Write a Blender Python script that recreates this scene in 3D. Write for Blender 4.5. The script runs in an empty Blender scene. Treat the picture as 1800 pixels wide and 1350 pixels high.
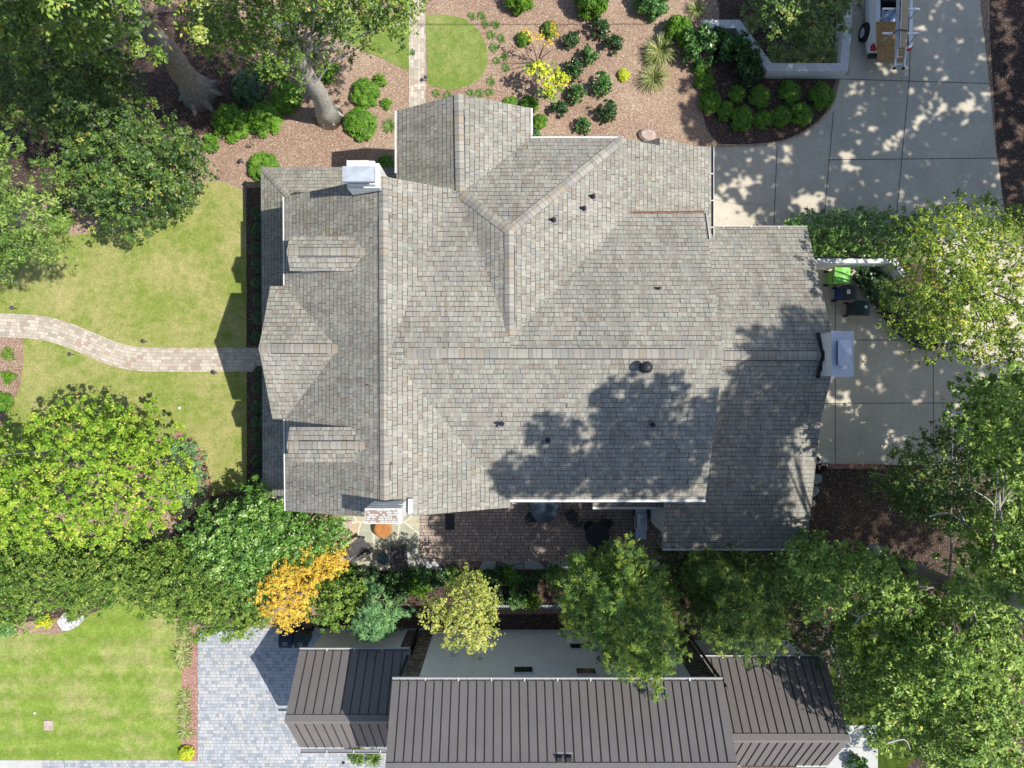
import bpy, math, random
import numpy as np
from mathutils import Vector, Matrix
R_ = math.radians
SC = bpy.context.scene
rnd = random.Random(7)
nrs = np.random.RandomState(11)

# ------------------------------------------------------------------ camera, sky, sun
H = 31.2            # height of the drone above the ground, metres
F = 1248.0          # focal length in pixels of an 1800 px wide picture
cd = bpy.data.cameras.new('camera'); cam = bpy.data.objects.new('camera', cd)
SC.collection.objects.link(cam); SC.camera = cam
cam.location = (0, 0, H); cam.rotation_euler = (0, 0, 0)
cd.sensor_fit = 'HORIZONTAL'; cd.sensor_width = 36.0; cd.lens = 36.0 * F / 1800.0
cd.clip_start = 0.1; cd.clip_end = 2000
SUN = Vector((0.62, -0.09, 1.0)).normalized()
SUN_EL = math.asin(SUN.z); SUN_AZ = math.atan2(SUN.x, SUN.y)
w = bpy.data.worlds.new('World'); SC.world = w; w.use_nodes = True
nt = w.node_tree; nt.nodes.clear()
sky = nt.nodes.new('ShaderNodeTexSky'); sky.sky_type = 'NISHITA'; sky.sun_disc = False
sky.sun_elevation = SUN_EL; sky.sun_rotation = SUN_AZ
bg = nt.nodes.new('ShaderNodeBackground'); bg.inputs[1].default_value = 0.112
ow = nt.nodes.new('ShaderNodeOutputWorld')
nt.links.new(sky.outputs[0], bg.inputs[0]); nt.links.new(bg.outputs[0], ow.inputs[0])
sl = bpy.data.lights.new('sun', 'SUN'); sl.energy = 4.25; sl.angle = R_(0.5); sl.color = (1.0, 0.95, 0.86)
so = bpy.data.objects.new('sun', sl); SC.collection.objects.link(so)
so.rotation_euler = SUN.to_track_quat('Z', 'Y').to_euler(); so.location = (20, -5, 40)
SC.view_settings.view_transform = 'Standard'; SC.view_settings.look = 'None'
SC.view_settings.gamma = 1.0; SC.view_settings.use_curve_mapping = False
SC.view_settings.exposure = 0.52
SC.render.engine = 'CYCLES'; SC.cycles.max_bounces = 6; SC.cycles.transparent_max_bounces = 6

# ------------------------------------------------------------------ helpers
def P(px, py, z=0.0):
    k = 1.0 - z / H
    return Vector(((px - 900) * k / 40.0, (675 - py) * k / 40.0, z))
def tag(o, label=None, cat=None, group=None, kind=None):
    if label: o['label'] = label
    if cat: o['category'] = cat
    if group: o['group'] = group
    if kind: o['kind'] = kind
    return o
def link(o, parent=None):
    SC.collection.objects.link(o)
    if parent is not None: o.parent = parent
    return o
def empty(name, loc=(0, 0, 0), rz=0.0, label=None, cat=None, group=None):
    o = bpy.data.objects.new(name, None); o.empty_display_size = 0.2
    link(o); o.location = loc; o.rotation_euler = (0, 0, rz)
    return tag(o, label, cat, group)
def copy_tree(o, parent=None):
    c = o.copy(); SC.collection.objects.link(c); c.parent = parent
    for ch in list(o.children):
        copy_tree(ch, c)
    return c

class MB:
    """collects polygons and links them as ONE mesh object"""
    def __init__(s): s.v = []; s.f = []; s.m = []; s.uv = {}
    def add(s, vs, fs, m=0):
        b = len(s.v); s.v += [tuple(p) for p in vs]
        for f in fs: s.f.append([b + i for i in f]); s.m.append(m)
        return b
    def quad(s, a, b, c, d, m=0): s.add([a, b, c, d], [(0, 1, 2, 3)], m)
    def poly(s, pts, m=0): s.add(pts, [tuple(range(len(pts)))], m)
    def box(s, x0, x1, y0, y1, z0, z1, m=0, M=None):
        vs = [Vector(p) for p in ((x0,y0,z0),(x1,y0,z0),(x1,y1,z0),(x0,y1,z0),(x0,y0,z1),(x1,y0,z1),(x1,y1,z1),(x0,y1,z1))]
        if M is not None: vs = [M @ p for p in vs]
        s.add(vs, [(0,3,2,1),(4,5,6,7),(0,1,5,4),(1,2,6,5),(2,3,7,6),(3,0,4,7)], m)
    def cbox(s, c, d, m=0, M=None):
        s.box(c[0]-d[0]/2, c[0]+d[0]/2, c[1]-d[1]/2, c[1]+d[1]/2, c[2]-d[2]/2, c[2]+d[2]/2, m, M)
    def prism(s, pts, z0, z1, m=0, side=None, M=None):
        n = len(pts); a = sum(pts[i][0]*pts[(i+1)%n][1]-pts[(i+1)%n][0]*pts[i][1] for i in range(n))
        if a < 0: pts = pts[::-1]
        vs = [Vector((p[0], p[1], z0)) for p in pts] + [Vector((p[0], p[1], z1)) for p in pts]
        if M is not None: vs = [M @ p for p in vs]
        b = s.add(vs, [tuple(range(n, 2*n)), tuple(range(n-1, -1, -1))], m)
        for i in range(n):
            j = (i+1) % n; s.f.append([b+i, b+j, b+n+j, b+n+i]); s.m.append(m if side is None else side)
    def slab(s, pts, t, m=0, side=1):
        """roof slab: top polygon pts (3D), thickness t straight down"""
        n = len(pts); pts = [Vector(p) for p in pts]
        nn = sum(((pts[i].cross(pts[(i+1) % n])) for i in range(n)), Vector())
        if nn.z < 0: pts = pts[::-1]
        b = s.add(list(pts) + [p - Vector((0, 0, t)) for p in pts], [tuple(range(n))], m)
        s.f.append([b+n+i for i in range(n-1, -1, -1)]); s.m.append(side)
        for i in range(n):
            j = (i+1) % n; s.f.append([b+n+i, b+n+j, b+j, b+i]); s.m.append(side)
    def tube(s, pts, rads, n=8, m=0, caps=True):
        pts = [Vector(p) for p in pts]; rings = []
        up = Vector((0.31, 0.2, 0.93)).normalized()
        for i, p in enumerate(pts):
            t = (pts[min(i+1, len(pts)-1)] - pts[max(i-1, 0)])
            t = t.normalized() if t.length > 1e-6 else Vector((0, 0, 1))
            a = t.cross(up); a = a.normalized() if a.length > 1e-3 else t.orthogonal().normalized()
            c = t.cross(a); r = rads[i] if hasattr(rads, '__len__') else rads
            rings.append([p + (a*math.cos(2*math.pi*k/n) + c*math.sin(2*math.pi*k/n))*r for k in range(n)])
        b = s.add([q for r in rings for q in r], [], m)
        for i in range(len(pts)-1):
            for k in range(n):
                k2 = (k+1) % n
                s.f.append([b+i*n+k, b+i*n+k2, b+(i+1)*n+k2, b+(i+1)*n+k]); s.m.append(m)
        if caps:
            s.f.append([b+k for k in range(n-1, -1, -1)]); s.m.append(m)
            s.f.append([b+(len(pts)-1)*n+k for k in range(n)]); s.m.append(m)
    def lathe(s, prof, c=(0, 0, 0), n=20, m=0):
        b = s.add([(c[0]+r*math.cos(2*math.pi*k/n), c[1]+r*math.sin(2*math.pi*k/n), c[2]+z) for r, z in prof for k in range(n)], [], m)
        for i in range(len(prof)-1):
            for k in range(n):
                k2 = (k+1) % n
                s.f.append([b+i*n+k, b+i*n+k2, b+(i+1)*n+k2, b+(i+1)*n+k]); s.m.append(m)
        s.f.append([b+k for k in range(n-1, -1, -1)]); s.m.append(m)
        s.f.append([b+(len(prof)-1)*n+k for k in range(n)]); s.m.append(m)
    def build(s, name, mats, parent=None, uv=False, smooth=False, bevel=0):
        me = bpy.data.meshes.new(name); me.from_pydata(s.v, [], s.f)
        if not isinstance(mats, (list, tuple)): mats = [mats]
        for m in mats: me.materials.append(m)
        me.polygons.foreach_set('material_index', [min(i, len(mats)-1) for i in s.m])
        if uv:
            ul = me.uv_layers.new(name='UVMap').data
            for p in me.polygons:
                n = p.normal
                h = Vector((0, 0, 1)).cross(n)
                h = Vector((1, 0, 0)) if h.length < 1e-3 else h.normalized()
                g = n.cross(h)
                if uv == 'snap' and n.z > .3:     # courses run square to the house
                    h = Vector((math.copysign(1, h.x), 0, 0)) if abs(h.x) > abs(h.y) else Vector((0, math.copysign(1, h.y), 0))
                    g = Vector((0, 0, 1)).cross(h)/max(.5, n.z)
                for li in p.loop_indices:
                    co = me.vertices[me.loops[li].vertex_index].co
                    ul[li].uv = (co.dot(h), co.dot(g))
        if smooth: me.polygons.foreach_set('use_smooth', [True]*len(me.polygons))
        me.update(); o = bpy.data.objects.new(name, me); link(o, parent)
        if bevel:
            b = o.modifiers.new('bevel', 'BEVEL'); b.width = bevel; b.segments = 2; b.limit_method = 'ANGLE'
        return o

def smooth_curve(pts, closed=False, sub=8):
    out = []; n = len(pts)
    rng = range(n if closed else n-1)
    for i in rng:
        g = (lambda j: pts[j % n]) if closed else (lambda j: pts[max(0, min(n-1, j))])
        p0, p1, p2, p3 = g(i-1), g(i), g(i+1), g(i+2)
        for k in range(sub):
            t = k/sub
            out.append(tuple(0.5*((2*p1[a]) + (-p0[a]+p2[a])*t + (2*p0[a]-5*p1[a]+4*p2[a]-p3[a])*t*t + (-p0[a]+3*p1[a]-3*p2[a]+p3[a])*t**3) for a in range(len(p1))))
    if not closed: out.append(tuple(pts[-1]))
    return out

# ------------------------------------------------------------------ materials
class NT:
    def __init__(s, name):
        s.mat = bpy.data.materials.new(name); s.mat.use_nodes = True
        s.t = s.mat.node_tree; s.t.nodes.clear()
    def n(s, typ, **kw):
        nd = s.t.nodes.new('ShaderNode' + typ)
        for k, v in kw.items():
            if k.startswith('i_'):
                key = k[2:]; key = int(key) if key.isdigit() else key
                s.set(nd.inputs[key], v)
            else: setattr(nd, k, v)
        return nd
    def set(s, inp, v):
        if hasattr(v, 'is_output') or isinstance(v, bpy.types.NodeSocket): s.t.links.new(v, inp)
        else:
            if isinstance(v, (tuple, list)) and len(v) == 3 and inp.type == 'RGBA': v = (*v, 1)
            inp.default_value = v
    def math(s, op, a, b=0.0, c=0.0, clamp=False):
        nd = s.n('Math', operation=op, use_clamp=clamp)
        s.set(nd.inputs[0], a); s.set(nd.inputs[1], b)
        if op in ('MULTIPLY_ADD', 'SMOOTH_MIN', 'COMPARE'): s.set(nd.inputs[2], c)
        return nd.outputs[0]
    def ramp(s, fac, cols, interp='LINEAR'):
        nd = s.n('ValToRGB'); cr = nd.color_ramp; cr.interpolation = interp
        n = len(cols); cols = [(c if len(c) == 2 else (i/(n-1), c)) for i, c in enumerate(cols)]
        cr.elements[0].position = cols[0][0]; cr.elements[0].color = (*cols[0][1], 1)
        cr.elements[1].position = cols[-1][0]; cr.elements[1].color = (*cols[-1][1], 1)
        for p, c in cols[1:-1]:
            e = cr.elements.new(p); e.color = (*c, 1)
        s.set(nd.inputs[0], fac); return nd.outputs[0]
    def mix(s, fac, a, b, blend='MIX'):
        nd = s.n('Mix', data_type='RGBA', blend_type=blend)
        s.set(nd.inputs[0], fac); s.set(nd.inputs[6], a); s.set(nd.inputs[7], b); return nd.outputs[2]
    def noise(s, vec, scale, detail=2.0, rough=0.5, dim='3D'):
        nd = s.n('TexNoise', noise_dimensions=dim); s.set(nd.inputs['Scale'], scale)
        nd.inputs['Detail'].default_value = detail; nd.inputs['Roughness'].default_value = rough
        if vec is not None: s.set(nd.inputs['Vector'], vec)
        return nd.outputs[0]
    def pos(s): return s.n('NewGeometry').outputs['Position']
    def objc(s): return s.n('TexCoord').outputs['Object']
    def out(s, col, rough=0.8, metal=0.0, bump=None, bstr=0.3, bdist=0.01, spec=0.3, trans=None, emit=None, coat=0):
        b = s.n('BsdfPrincipled'); s.set(b.inputs['Base Color'], col)
        s.set(b.inputs['Roughness'], rough); s.set(b.inputs['Metallic'], metal)
        b.inputs['Specular IOR Level'].default_value = spec
        if coat: b.inputs['Coat Weight'].default_value = coat
        if bump is not None:
            bn = s.n('Bump'); bn.inputs['Strength'].default_value = bstr; bn.inputs['Distance'].default_value = bdist
            s.set(bn.inputs['Height'], bump); s.t.links.new(bn.outputs[0], b.inputs['Normal'])
        o = s.n('OutputMaterial'); s.t.links.new(b.outputs[0], o.inputs[0])
        s.bsdf = b; return s.mat

def m_plain(name, col, rough=0.6, metal=0.0, var=0.12, scale=6.0, spec=0.3, bstr=0.1):
    m = NT(name); p = m.objc(); n = m.noise(p, scale, 4, 0.6)
    c = m.ramp(n, [(0.3, tuple(x*(1-var) for x in col)), (0.7, tuple(min(1, x*(1+var)) for x in col))])
    return m.out(c, rough, metal, bump=m.noise(p, scale*12, 2), bstr=bstr, bdist=0.004, spec=spec)

def m_tiles(name, tw, th, cols, joint, gap=0.012, coord='pos', rot=0.0, raised=False, bstr=0.4, rough=0.85, big=None, jdark=1.0, split=0.0):
    """rows of tiles: random colour per tile, joint lines; coord 'uv' or world position"""
    m = NT(name)
    vec = m.n('UVMap').outputs[0] if coord == 'uv' else (m.pos() if coord == 'pos' else m.objc())
    if rot:
        mp = m.n('Mapping', vector_type='POINT'); m.set(mp.inputs[0], vec); mp.inputs['Rotation'].default_value = (0, 0, rot); vec = mp.outputs[0]
    # slight waviness so courses are not ruled
    sx = m.n('SeparateXYZ'); m.set(sx.inputs[0], vec); u, v = sx.outputs[0], sx.outputs[1]
    wob = m.noise(vec, 1.3, 1); v = m.math('ADD', v, m.math('MULTIPLY', m.math('SUBTRACT', wob, 0.5), 0.03))
    vr = m.math('DIVIDE', v, th); row = m.math('FLOOR', vr); fv = m.math('FRACT', vr)
    wr = m.n('TexWhiteNoise', noise_dimensions='1D'); m.set(wr.inputs['W'], row)
    ur = m.math('ADD', m.math('DIVIDE', u, tw), m.math('ADD', m.math('MULTIPLY', m.math('FRACT', m.math('MULTIPLY', row, 0.5)), 1.0), m.math('MULTIPLY', wr.outputs[0], 0.45)))
    # uneven widths
    w1 = m.n('TexNoise', noise_dimensions='2D'); cx = m.n('CombineXYZ'); m.set(cx.inputs[0], m.math('MULTIPLY', ur, 0.55)); m.set(cx.inputs[1], m.math('MULTIPLY', row, 3.7)); m.set(w1.inputs['Vector'], cx.outputs[0]); w1.inputs['Scale'].default_value = 1.0; w1.inputs['Detail'].default_value = 0
    ur = m.math('ADD', ur, m.math('MULTIPLY', w1.outputs[0], 1.3))
    tab = m.math('FLOOR', ur); fu = m.math('FRACT', ur)
    cc = m.n('CombineXYZ'); m.set(cc.inputs[0], tab); m.set(cc.inputs[1], row)
    wn = m.n('TexWhiteNoise', noise_dimensions='2D'); m.set(wn.inputs['Vector'], cc.outputs[0])
    rv = wn.outputs[0]; sc2 = m.n('SeparateColor'); m.set(sc2.inputs[0], wn.outputs[1])
    col = m.ramp(rv, cols, 'CONSTANT')
    fine = m.noise(vec, 60, 3, 0.7); col = m.mix(0.35, col, m.mix(1.0, col, m.ramp(fine, [(0.25, (0.45,)*3), (0.75, (1.45,)*3)]), 'MULTIPLY'))
    if big:
        bn = m.noise(m.pos(), big[0], 3, 0.6); col = m.mix(1.0, col, m.ramp(bn, [(0.3, (1-big[1],)*3), (0.7, (1+big[1],)*3)]), 'MULTIPLY')
    if raised:   # faint rain streaks down the slope and scuffed courses
        mp2 = m.n('Mapping'); m.set(mp2.inputs[0], vec); mp2.inputs['Scale'].default_value = (2.2, 0.22, 1); st = m.noise(mp2.outputs[0], 1.0, 4, 0.65)
        col = m.mix(1.0, col, m.ramp(st, [(0.28, (0.80,0.80,0.79)), (0.5, (1.0,)*3), (0.75, (1.07,1.06,1.03))]), 'MULTIPLY')
    gu = gap/tw; gv = gap/th
    if raised:
        up = m.math('GREATER_THAN', sc2.outputs[1], 0.42)
        lineh = m.math('MULTIPLY', m.math('LESS_THAN', fv, gv*1.25), m.math('ADD', m.math('MULTIPLY', up, 0.6), 0.4))  # on shingles these lines paint the shadow at raised tab edges
        linev = m.math('MULTIPLY', m.math('LESS_THAN', fu, gu*0.85), m.math('ADD', m.math('MULTIPLY', up, 0.35), 0.45))
        lf = m.math('MAXIMUM', lineh, linev)
        hgt = m.math('ADD', m.math('MULTIPLY', up, 0.5), m.math('MULTIPLY', m.math('SUBTRACT', 1.0, fv), 0.6))
    else:
        lf = m.math('MAXIMUM', m.math('LESS_THAN', fv, gv), m.math('LESS_THAN', fu, gu)); hgt = m.math('SUBTRACT', 1.0, lf)
    col = m.mix(m.math('MULTIPLY', lf, jdark), col, joint)
    hb = m.math('ADD', m.math('SUBTRACT', hgt, m.math('MULTIPLY', lf, 0.6)), m.math('MULTIPLY', fine, 0.25))
    return m.out(col, rough, bump=hb, bstr=bstr, bdist=0.012, spec=0.2)

def m_ground(name, cols, chip, speck, scale=1.0, bump=0.5, big=(0.25, 0.25), vor=28.0, mixf=0.7):
    """mulch or gravel: one random colour per chip and wide soft patches"""
    m = NT(name); p = m.pos()
    v = m.n('TexVoronoi', feature='F1'); m.set(v.inputs['Vector'], p); v.inputs['Scale'].default_value = vor
    s2 = m.n('SeparateColor'); m.set(s2.inputs[0], v.outputs['Color'])
    c1 = m.ramp(s2.outputs[0], chip)
    n = m.noise(p, big[0], 5, 0.65); c2 = m.ramp(n, cols)
    c = m.mix(mixf, c2, m.mix(1.0, c2, c1, 'MULTIPLY'))
    n3 = m.noise(p, 9, 4, 0.7); c = m.mix(1.0, c, m.ramp(n3, [(0.3, (0.8,)*3), (0.7, (1.15,)*3)]), 'MULTIPLY')
    c = m.mix(m.math('GREATER_THAN', s2.outputs[1], 0.93), c, speck)
    return m.out(c, 0.95, bump=m.math('ADD', s2.outputs[2], m.noise(p, 14, 3)), bstr=bump, bdist=0.03, spec=0.1)

def m_lawn(name, a, b, straw, amt, stripe=0.0, thr=(0.45, 0.7)):
    m = NT(name); p = m.pos()
    n1 = m.noise(p, 0.35, 6, 0.65); n2 = m.noise(p, 2.6, 5, 0.7); n3 = m.noise(p, 38, 3, 0.8); n4 = m.noise(p, 11, 5, 0.75)
    c = m.mix(m.ramp(n2, [(0.35, (0,)*3), (0.65, (1,)*3)]), a, b)
    f = m.math('MULTIPLY', m.ramp(m.math('ADD', m.math('MULTIPLY', n1, 0.7), m.math('MULTIPLY', n2, 0.3)), [(thr[0], (0,)*3), (thr[1], (1,)*3)]), amt)
    c = m.mix(f, c, straw)
    c = m.mix(1.0, c, m.ramp(n3, [(0.3, (0.6,)*3), (0.7, (1.38,)*3)]), 'MULTIPLY'); c = m.mix(1.0, c, m.ramp(n4, [(0.3, (0.74,)*3), (0.7, (1.2,)*3)]), 'MULTIPLY')
    if stripe:
        sx = m.n('SeparateXYZ'); m.set(sx.inputs[0], p)
        w1 = m.math('SINE', m.math('ADD', m.math('MULTIPLY', sx.outputs[1], 7.6), m.math('MULTIPLY', n1, 5.0)))
        w2 = m.math('SINE', m.math('ADD', m.math('MULTIPLY', sx.outputs[0], 4.4), m.math('MULTIPLY', n2, 2.0)))
        ww = m.math('ADD', m.math('MULTIPLY', w1, stripe), m.math('MULTIPLY', w2, stripe*0.35))
        cc = m.n('CombineColor'); [m.set(cc.inputs[i], m.math('ADD', 1.0, ww)) for i in range(3)]
        c = m.mix(1.0, c, cc.outputs[0], 'MULTIPLY')
    return m.out(c, 0.95, bump=n3, bstr=0.9, bdist=0.03, spec=0.08)

def m_leaf(name, cols, rough=0.5, trans=0.3, gloss=0.35):
    m = NT(name)
    cols = [(p_, tuple(min(.9, x*(1.15+.35*p_)) for x in c_)) for p_, c_ in cols]; trans *= .6
    at = m.n('Attribute', attribute_name='tint')
    col = m.ramp(at.outputs['Fac'], cols)
    b = m.n('BsdfPrincipled'); m.set(b.inputs['Base Color'], col); b.inputs['Roughness'].default_value = rough
    b.inputs['Specular IOR Level'].default_value = gloss
    tr = m.n('BsdfTranslucent'); m.set(tr.inputs[0], m.mix(0.5, col, (0.35, 0.45, 0.06)))
    mx = m.n('MixShader'); mx.inputs[0].default_value = trans
    m.t.links.new(b.outputs[0], mx.inputs[1]); m.t.links.new(tr.outputs[0], mx.inputs[2])
    o = m.n('OutputMaterial'); m.t.links.new(mx.outputs[0], o.inputs[0]); return m.mat

def m_bark(name, a, b, scale=(6, 6, 1.2)):
    m = NT(name); mp = m.n('Mapping'); m.set(mp.inputs[0], m.pos()); mp.inputs['Scale'].default_value = scale
    n = m.noise(mp.outputs[0], 2.2, 6, 0.7); v = m.noise(mp.outputs[0], 6, 3, 0.6)
    c = m.mix(1.0, m.ramp(n, [(0.3, a), (0.7, b)]), m.ramp(v, [(0.35, (0.55,)*3), (0.6, (1.15,)*3)]), 'MULTIPLY')
    return m.out(c, 0.95, bump=m.math('ADD', n, v), bstr=0.9, bdist=0.06, spec=0.1)

M = {}
SH = [(0.0, (0.258,0.252,0.220)), (0.17, (0.300,0.293,0.256)), (0.34, (0.278,0.256,0.224)), (0.5, (0.270,0.265,0.232)), (0.63, (0.322,0.313,0.272)), (0.80, (0.240,0.215,0.186)), (0.86, (0.285,0.262,0.231)), (0.94, (0.262,0.230,0.180)), (0.975, (0.248,0.246,0.235))]
M['shingle'] = m_tiles('roof_shingles', 0.155, 0.172, SH, (0.045, 0.046, 0.048), 0.017, 'uv', raised=True, bstr=0.5, big=(0.45, 0.12))
SC2 = [(0.0, (0.29,0.276,0.246)), (0.25, (0.335,0.318,0.28)), (0.5, (0.25,0.238,0.214)), (0.7, (0.305,0.276,0.24)), (0.85, (0.268,0.262,0.24)), (0.97, (0.30,0.262,0.205))]
M['cap'] = m_tiles('ridge_cap_shingles', 0.19, 2.0, SC2, (0.13, 0.125, 0.12), 0.016, 'uv', bstr=0.4)
M['trim'] = m_plain('white_painted_trim', (0.60, 0.60, 0.585), 0.5, var=0.06)
M['dark_line'] = m_plain('painted_shadow_line', (0.05, 0.05, 0.055), 0.8)  # near-black colour that paints the shadow lines beside ridge caps
M['wbrick'] = m_tiles('white_painted_brick', 0.21, 0.075, [(0.0, (0.66,0.665,0.65)), (0.35, (0.70,0.70,0.685)), (0.7, (0.62,0.63,0.62)), (1.0, (0.71,0.71,0.69))], (0.45, 0.46, 0.46), 0.010, 'uv', bstr=0.3, big=(0.8, 0.06))
M['wsoldier'] = m_tiles('white_brick_coping', 0.075, 5.0, [(0.0, (0.62,0.63,0.63)), (0.4, (0.67,0.675,0.67)), (0.7, (0.58,0.59,0.60)), (1.0, (0.69,0.69,0.68))], (0.38, 0.39, 0.41), 0.011, 'uv', bstr=0.3, big=(1.5, 0.07))
M['worn_brick'] = m_tiles('worn_white_brick_top', 0.09, 0.07, [(0.0, (0.50,0.48,0.45)), (0.35, (0.36,0.28,0.23)), (0.5, (0.55,0.54,0.52)), (0.7, (0.30,0.20,0.15)), (0.85, (0.48,0.45,0.42))], (0.27, 0.22, 0.20), 0.018, 'uv', bstr=0.5)
M['sheet'] = m_plain('galvanised_sheet', (0.36, 0.40, 0.46), 0.5, 0.0, var=0.14, scale=3, bstr=0.02)
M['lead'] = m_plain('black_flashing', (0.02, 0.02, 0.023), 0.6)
M['black'] = m_plain('black_paint', (0.018, 0.018, 0.02), 0.45)
M['dplastic'] = m_plain('black_plastic', (0.025, 0.027, 0.03), 0.5)
M['mulch'] = m_ground('bark_mulch', [(0.3, (0.255, 0.165, 0.122)), (0.5, (0.32, 0.22, 0.165)), (0.72, (0.39, 0.30, 0.215))], [(0.0, (0.35,)*3), (0.4, (0.82,)*3), (0.8, (1.2, 1.18, 1.15)), (1.0, (1.6, 1.55, 1.48))], (0.58, 0.49, 0.38), vor=40.0)
M['shade_mulch'] = m_ground('shade_darkened_mulch', [(0.3, (0.06, 0.042, 0.036)), (0.5, (0.085, 0.058, 0.048)), (0.72, (0.13, 0.085, 0.066))], [(0.0, (0.4,)*3), (0.5, (0.9,)*3), (1.0, (1.5,)*3)], (0.22, 0.18, 0.15))  # darker copy of the mulch, with the shade put into its colour
M['rmulch'] = m_ground('reddish_mulch', [(0.3, (0.30, 0.165, 0.13)), (0.7, (0.40, 0.245, 0.20))], [(0.0, (0.45,)*3), (0.5, (0.95,)*3), (1.0, (1.5,)*3)], (0.5, 0.38, 0.32))
M['lawn'] = m_lawn('lawn_grass', (0.195, 0.255, 0.052), (0.27, 0.31, 0.08), (0.45, 0.385, 0.185), 0.9, thr=(0.44, 0.66))
M['lawn2'] = m_lawn('round_lawn_grass', (0.145, 0.225, 0.042), (0.215, 0.275, 0.068), (0.38, 0.36, 0.16), 0.7)
M['lawn3'] = m_lawn('mown_lawn_grass', (0.17, 0.265, 0.04), (0.25, 0.325, 0.066), (0.46, 0.40, 0.20), 0.9, stripe=0.075, thr=(0.47, 0.68))
M['lawn4'] = m_lawn('shade_darkened_lawn_grass', (0.03, 0.06, 0.01), (0.075, 0.11, 0.014), (0.09, 0.10, 0.02), 0.3)  # grass colour darkened to carry the shade on this lawn
def m_concrete(name, a, b, s=0.5):
    m = NT(name); p = m.pos(); n = m.noise(p, s, 6, 0.7); n2 = m.noise(p, 5, 5, 0.7); n3 = m.noise(p, 60, 2)
    c = m.ramp(n, [(0.35, a), (0.65, b)]); c = m.mix(1.0, c, m.ramp(n2, [(0.3, (0.9,)*3), (0.7, (1.06,)*3)]), 'MULTIPLY')
    c = m.mix(1.0, c, m.ramp(n3, [(0.3, (0.93,)*3), (0.7, (1.05,)*3)]), 'MULTIPLY')
    v = m.noise(p, 2.1, 8, 0.75); c = m.mix(m.ramp(v, [(0.30, (0.5,)*3), (0.42, (0,)*3)]), c, tuple(x*0.72 for x in a))
    return m.out(c, 0.9, bump=n3, bstr=0.15, bdist=0.005, spec=0.2)
M['concrete'] = m_concrete('driveway_concrete', (0.455, 0.41, 0.33), (0.56, 0.51, 0.415))
M['concrete_w'] = m_concrete('pale_concrete', (0.42, 0.43, 0.43), (0.50, 0.50, 0.49))
M['joint'] = m_plain('joint_filler', (0.12, 0.115, 0.105), 0.9)
PV = [(0.0, (0.42,0.375,0.31)), (0.2, (0.50,0.45,0.375)), (0.45, (0.37,0.33,0.275)), (0.6, (0.46,0.40,0.33)), (0.8, (0.53,0.475,0.40)), (0.93, (0.40,0.30,0.245))]
M['paver_uv'] = m_tiles('walk_pavers', 0.20, 0.15, PV, (0.25, 0.225, 0.18), 0.012, 'uv', big=(1.2, 0.1))
M['patio'] = m_tiles('patio_pavers', 0.15, 0.145, [(0.0, (0.32,0.25,0.21)), (0.2, (0.40,0.325,0.27)), (0.45, (0.35,0.28,0.24)), (0.65, (0.305,0.26,0.24)), (0.85, (0.45,0.365,0.30))], (0.065, 0.05, 0.045), 0.018, 'pos', big=(1.0, 0.12))
M['gpaver'] = m_tiles('grey_ashlar_pavers', 0.17, 0.145, [(0.0, (0.35,0.365,0.395)), (0.15, (0.42,0.425,0.44)), (0.35, (0.31,0.335,0.37)), (0.5, (0.385,0.405,0.43)), (0.65, (0.45,0.435,0.43)), (0.78, (0.27,0.295,0.33)), (0.9, (0.40,0.405,0.395))], (0.17, 0.19, 0.215), 0.013, 'pos', big=(0.7, 0.08))
M['edge_tan'] = m_tiles('tan_edging', 0.28, 3.0, [(0.0, (0.42,0.33,0.22)), (0.3, (0.52,0.42,0.30)), (0.7, (0.36,0.28,0.2)), (1.0, (0.45,0.38,0.28))], (0.15, 0.11, 0.08), 0.02, 'uv')
M['edge_red'] = m_tiles('red_edging_brick', 0.075, 3.0, [(0.0, (0.34,0.155,0.12)), (0.3, (0.42,0.21,0.16)), (0.7, (0.28,0.13,0.11)), (1.0, (0.4,0.26,0.2))], (0.16, 0.10, 0.085), 0.014, 'uv')
def m_flag(name, cols, joint, sc=1.5, w_=0.035):
    m = NT(name); p = m.pos(); wv = m.n('TexNoise'); m.set(wv.inputs['Vector'], p); wv.inputs['Scale'].default_value = 1.4
    q = m.mix(0.18, p, wv.outputs[1])
    v = m.n('TexVoronoi', feature='F1', voronoi_dimensions='2D'); m.set(v.inputs['Vector'], q); v.inputs['Scale'].default_value = sc; 
    e = m.n('TexVoronoi', feature='DISTANCE_TO_EDGE', voronoi_dimensions='2D'); m.set(e.inputs['Vector'], q); e.inputs['Scale'].default_value = sc
    s2 = m.n('SeparateColor'); m.set(s2.inputs[0], v.outputs['Color'])
    c = m.ramp(s2.outputs[0], cols, 'CONSTANT'); n2 = m.noise(p, 4, 6, 0.7); c = m.mix(1.0, c, m.ramp(n2, [(0.3, (0.8,)*3), (0.7, (1.15,)*3)]), 'MULTIPLY')
    l = m.math('LESS_THAN', e.outputs[0], w_)
    return m.out(m.mix(l, c, joint), 0.9, bump=m.math('SUBTRACT', n2, l), bstr=0.3, bdist=0.01)
M['flag'] = m_flag('flagstone', [(0.0, (0.42,0.40,0.30)), (0.25, (0.36,0.37,0.29)), (0.5, (0.47,0.43,0.33)), (0.75, (0.40,0.41,0.35)), (0.9, (0.45,0.36,0.26))], (0.58, 0.54, 0.44), 1.25)
M['flag2'] = m_flag('border_flagstone', [(0.0, (0.30,0.33,0.34)), (0.3, (0.13,0.10,0.10)), (0.5, (0.36,0.38,0.38)), (0.7, (0.24,0.25,0.25)), (0.85, (0.16,0.12,0.11))], (0.09, 0.085, 0.08), 1.6)
M['seam'] = m_plain('standing_seam_metal', (0.185, 0.170, 0.166), 0.5, 0.1, var=0.07, scale=0.9, spec=0.4, bstr=0.02)
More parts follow.
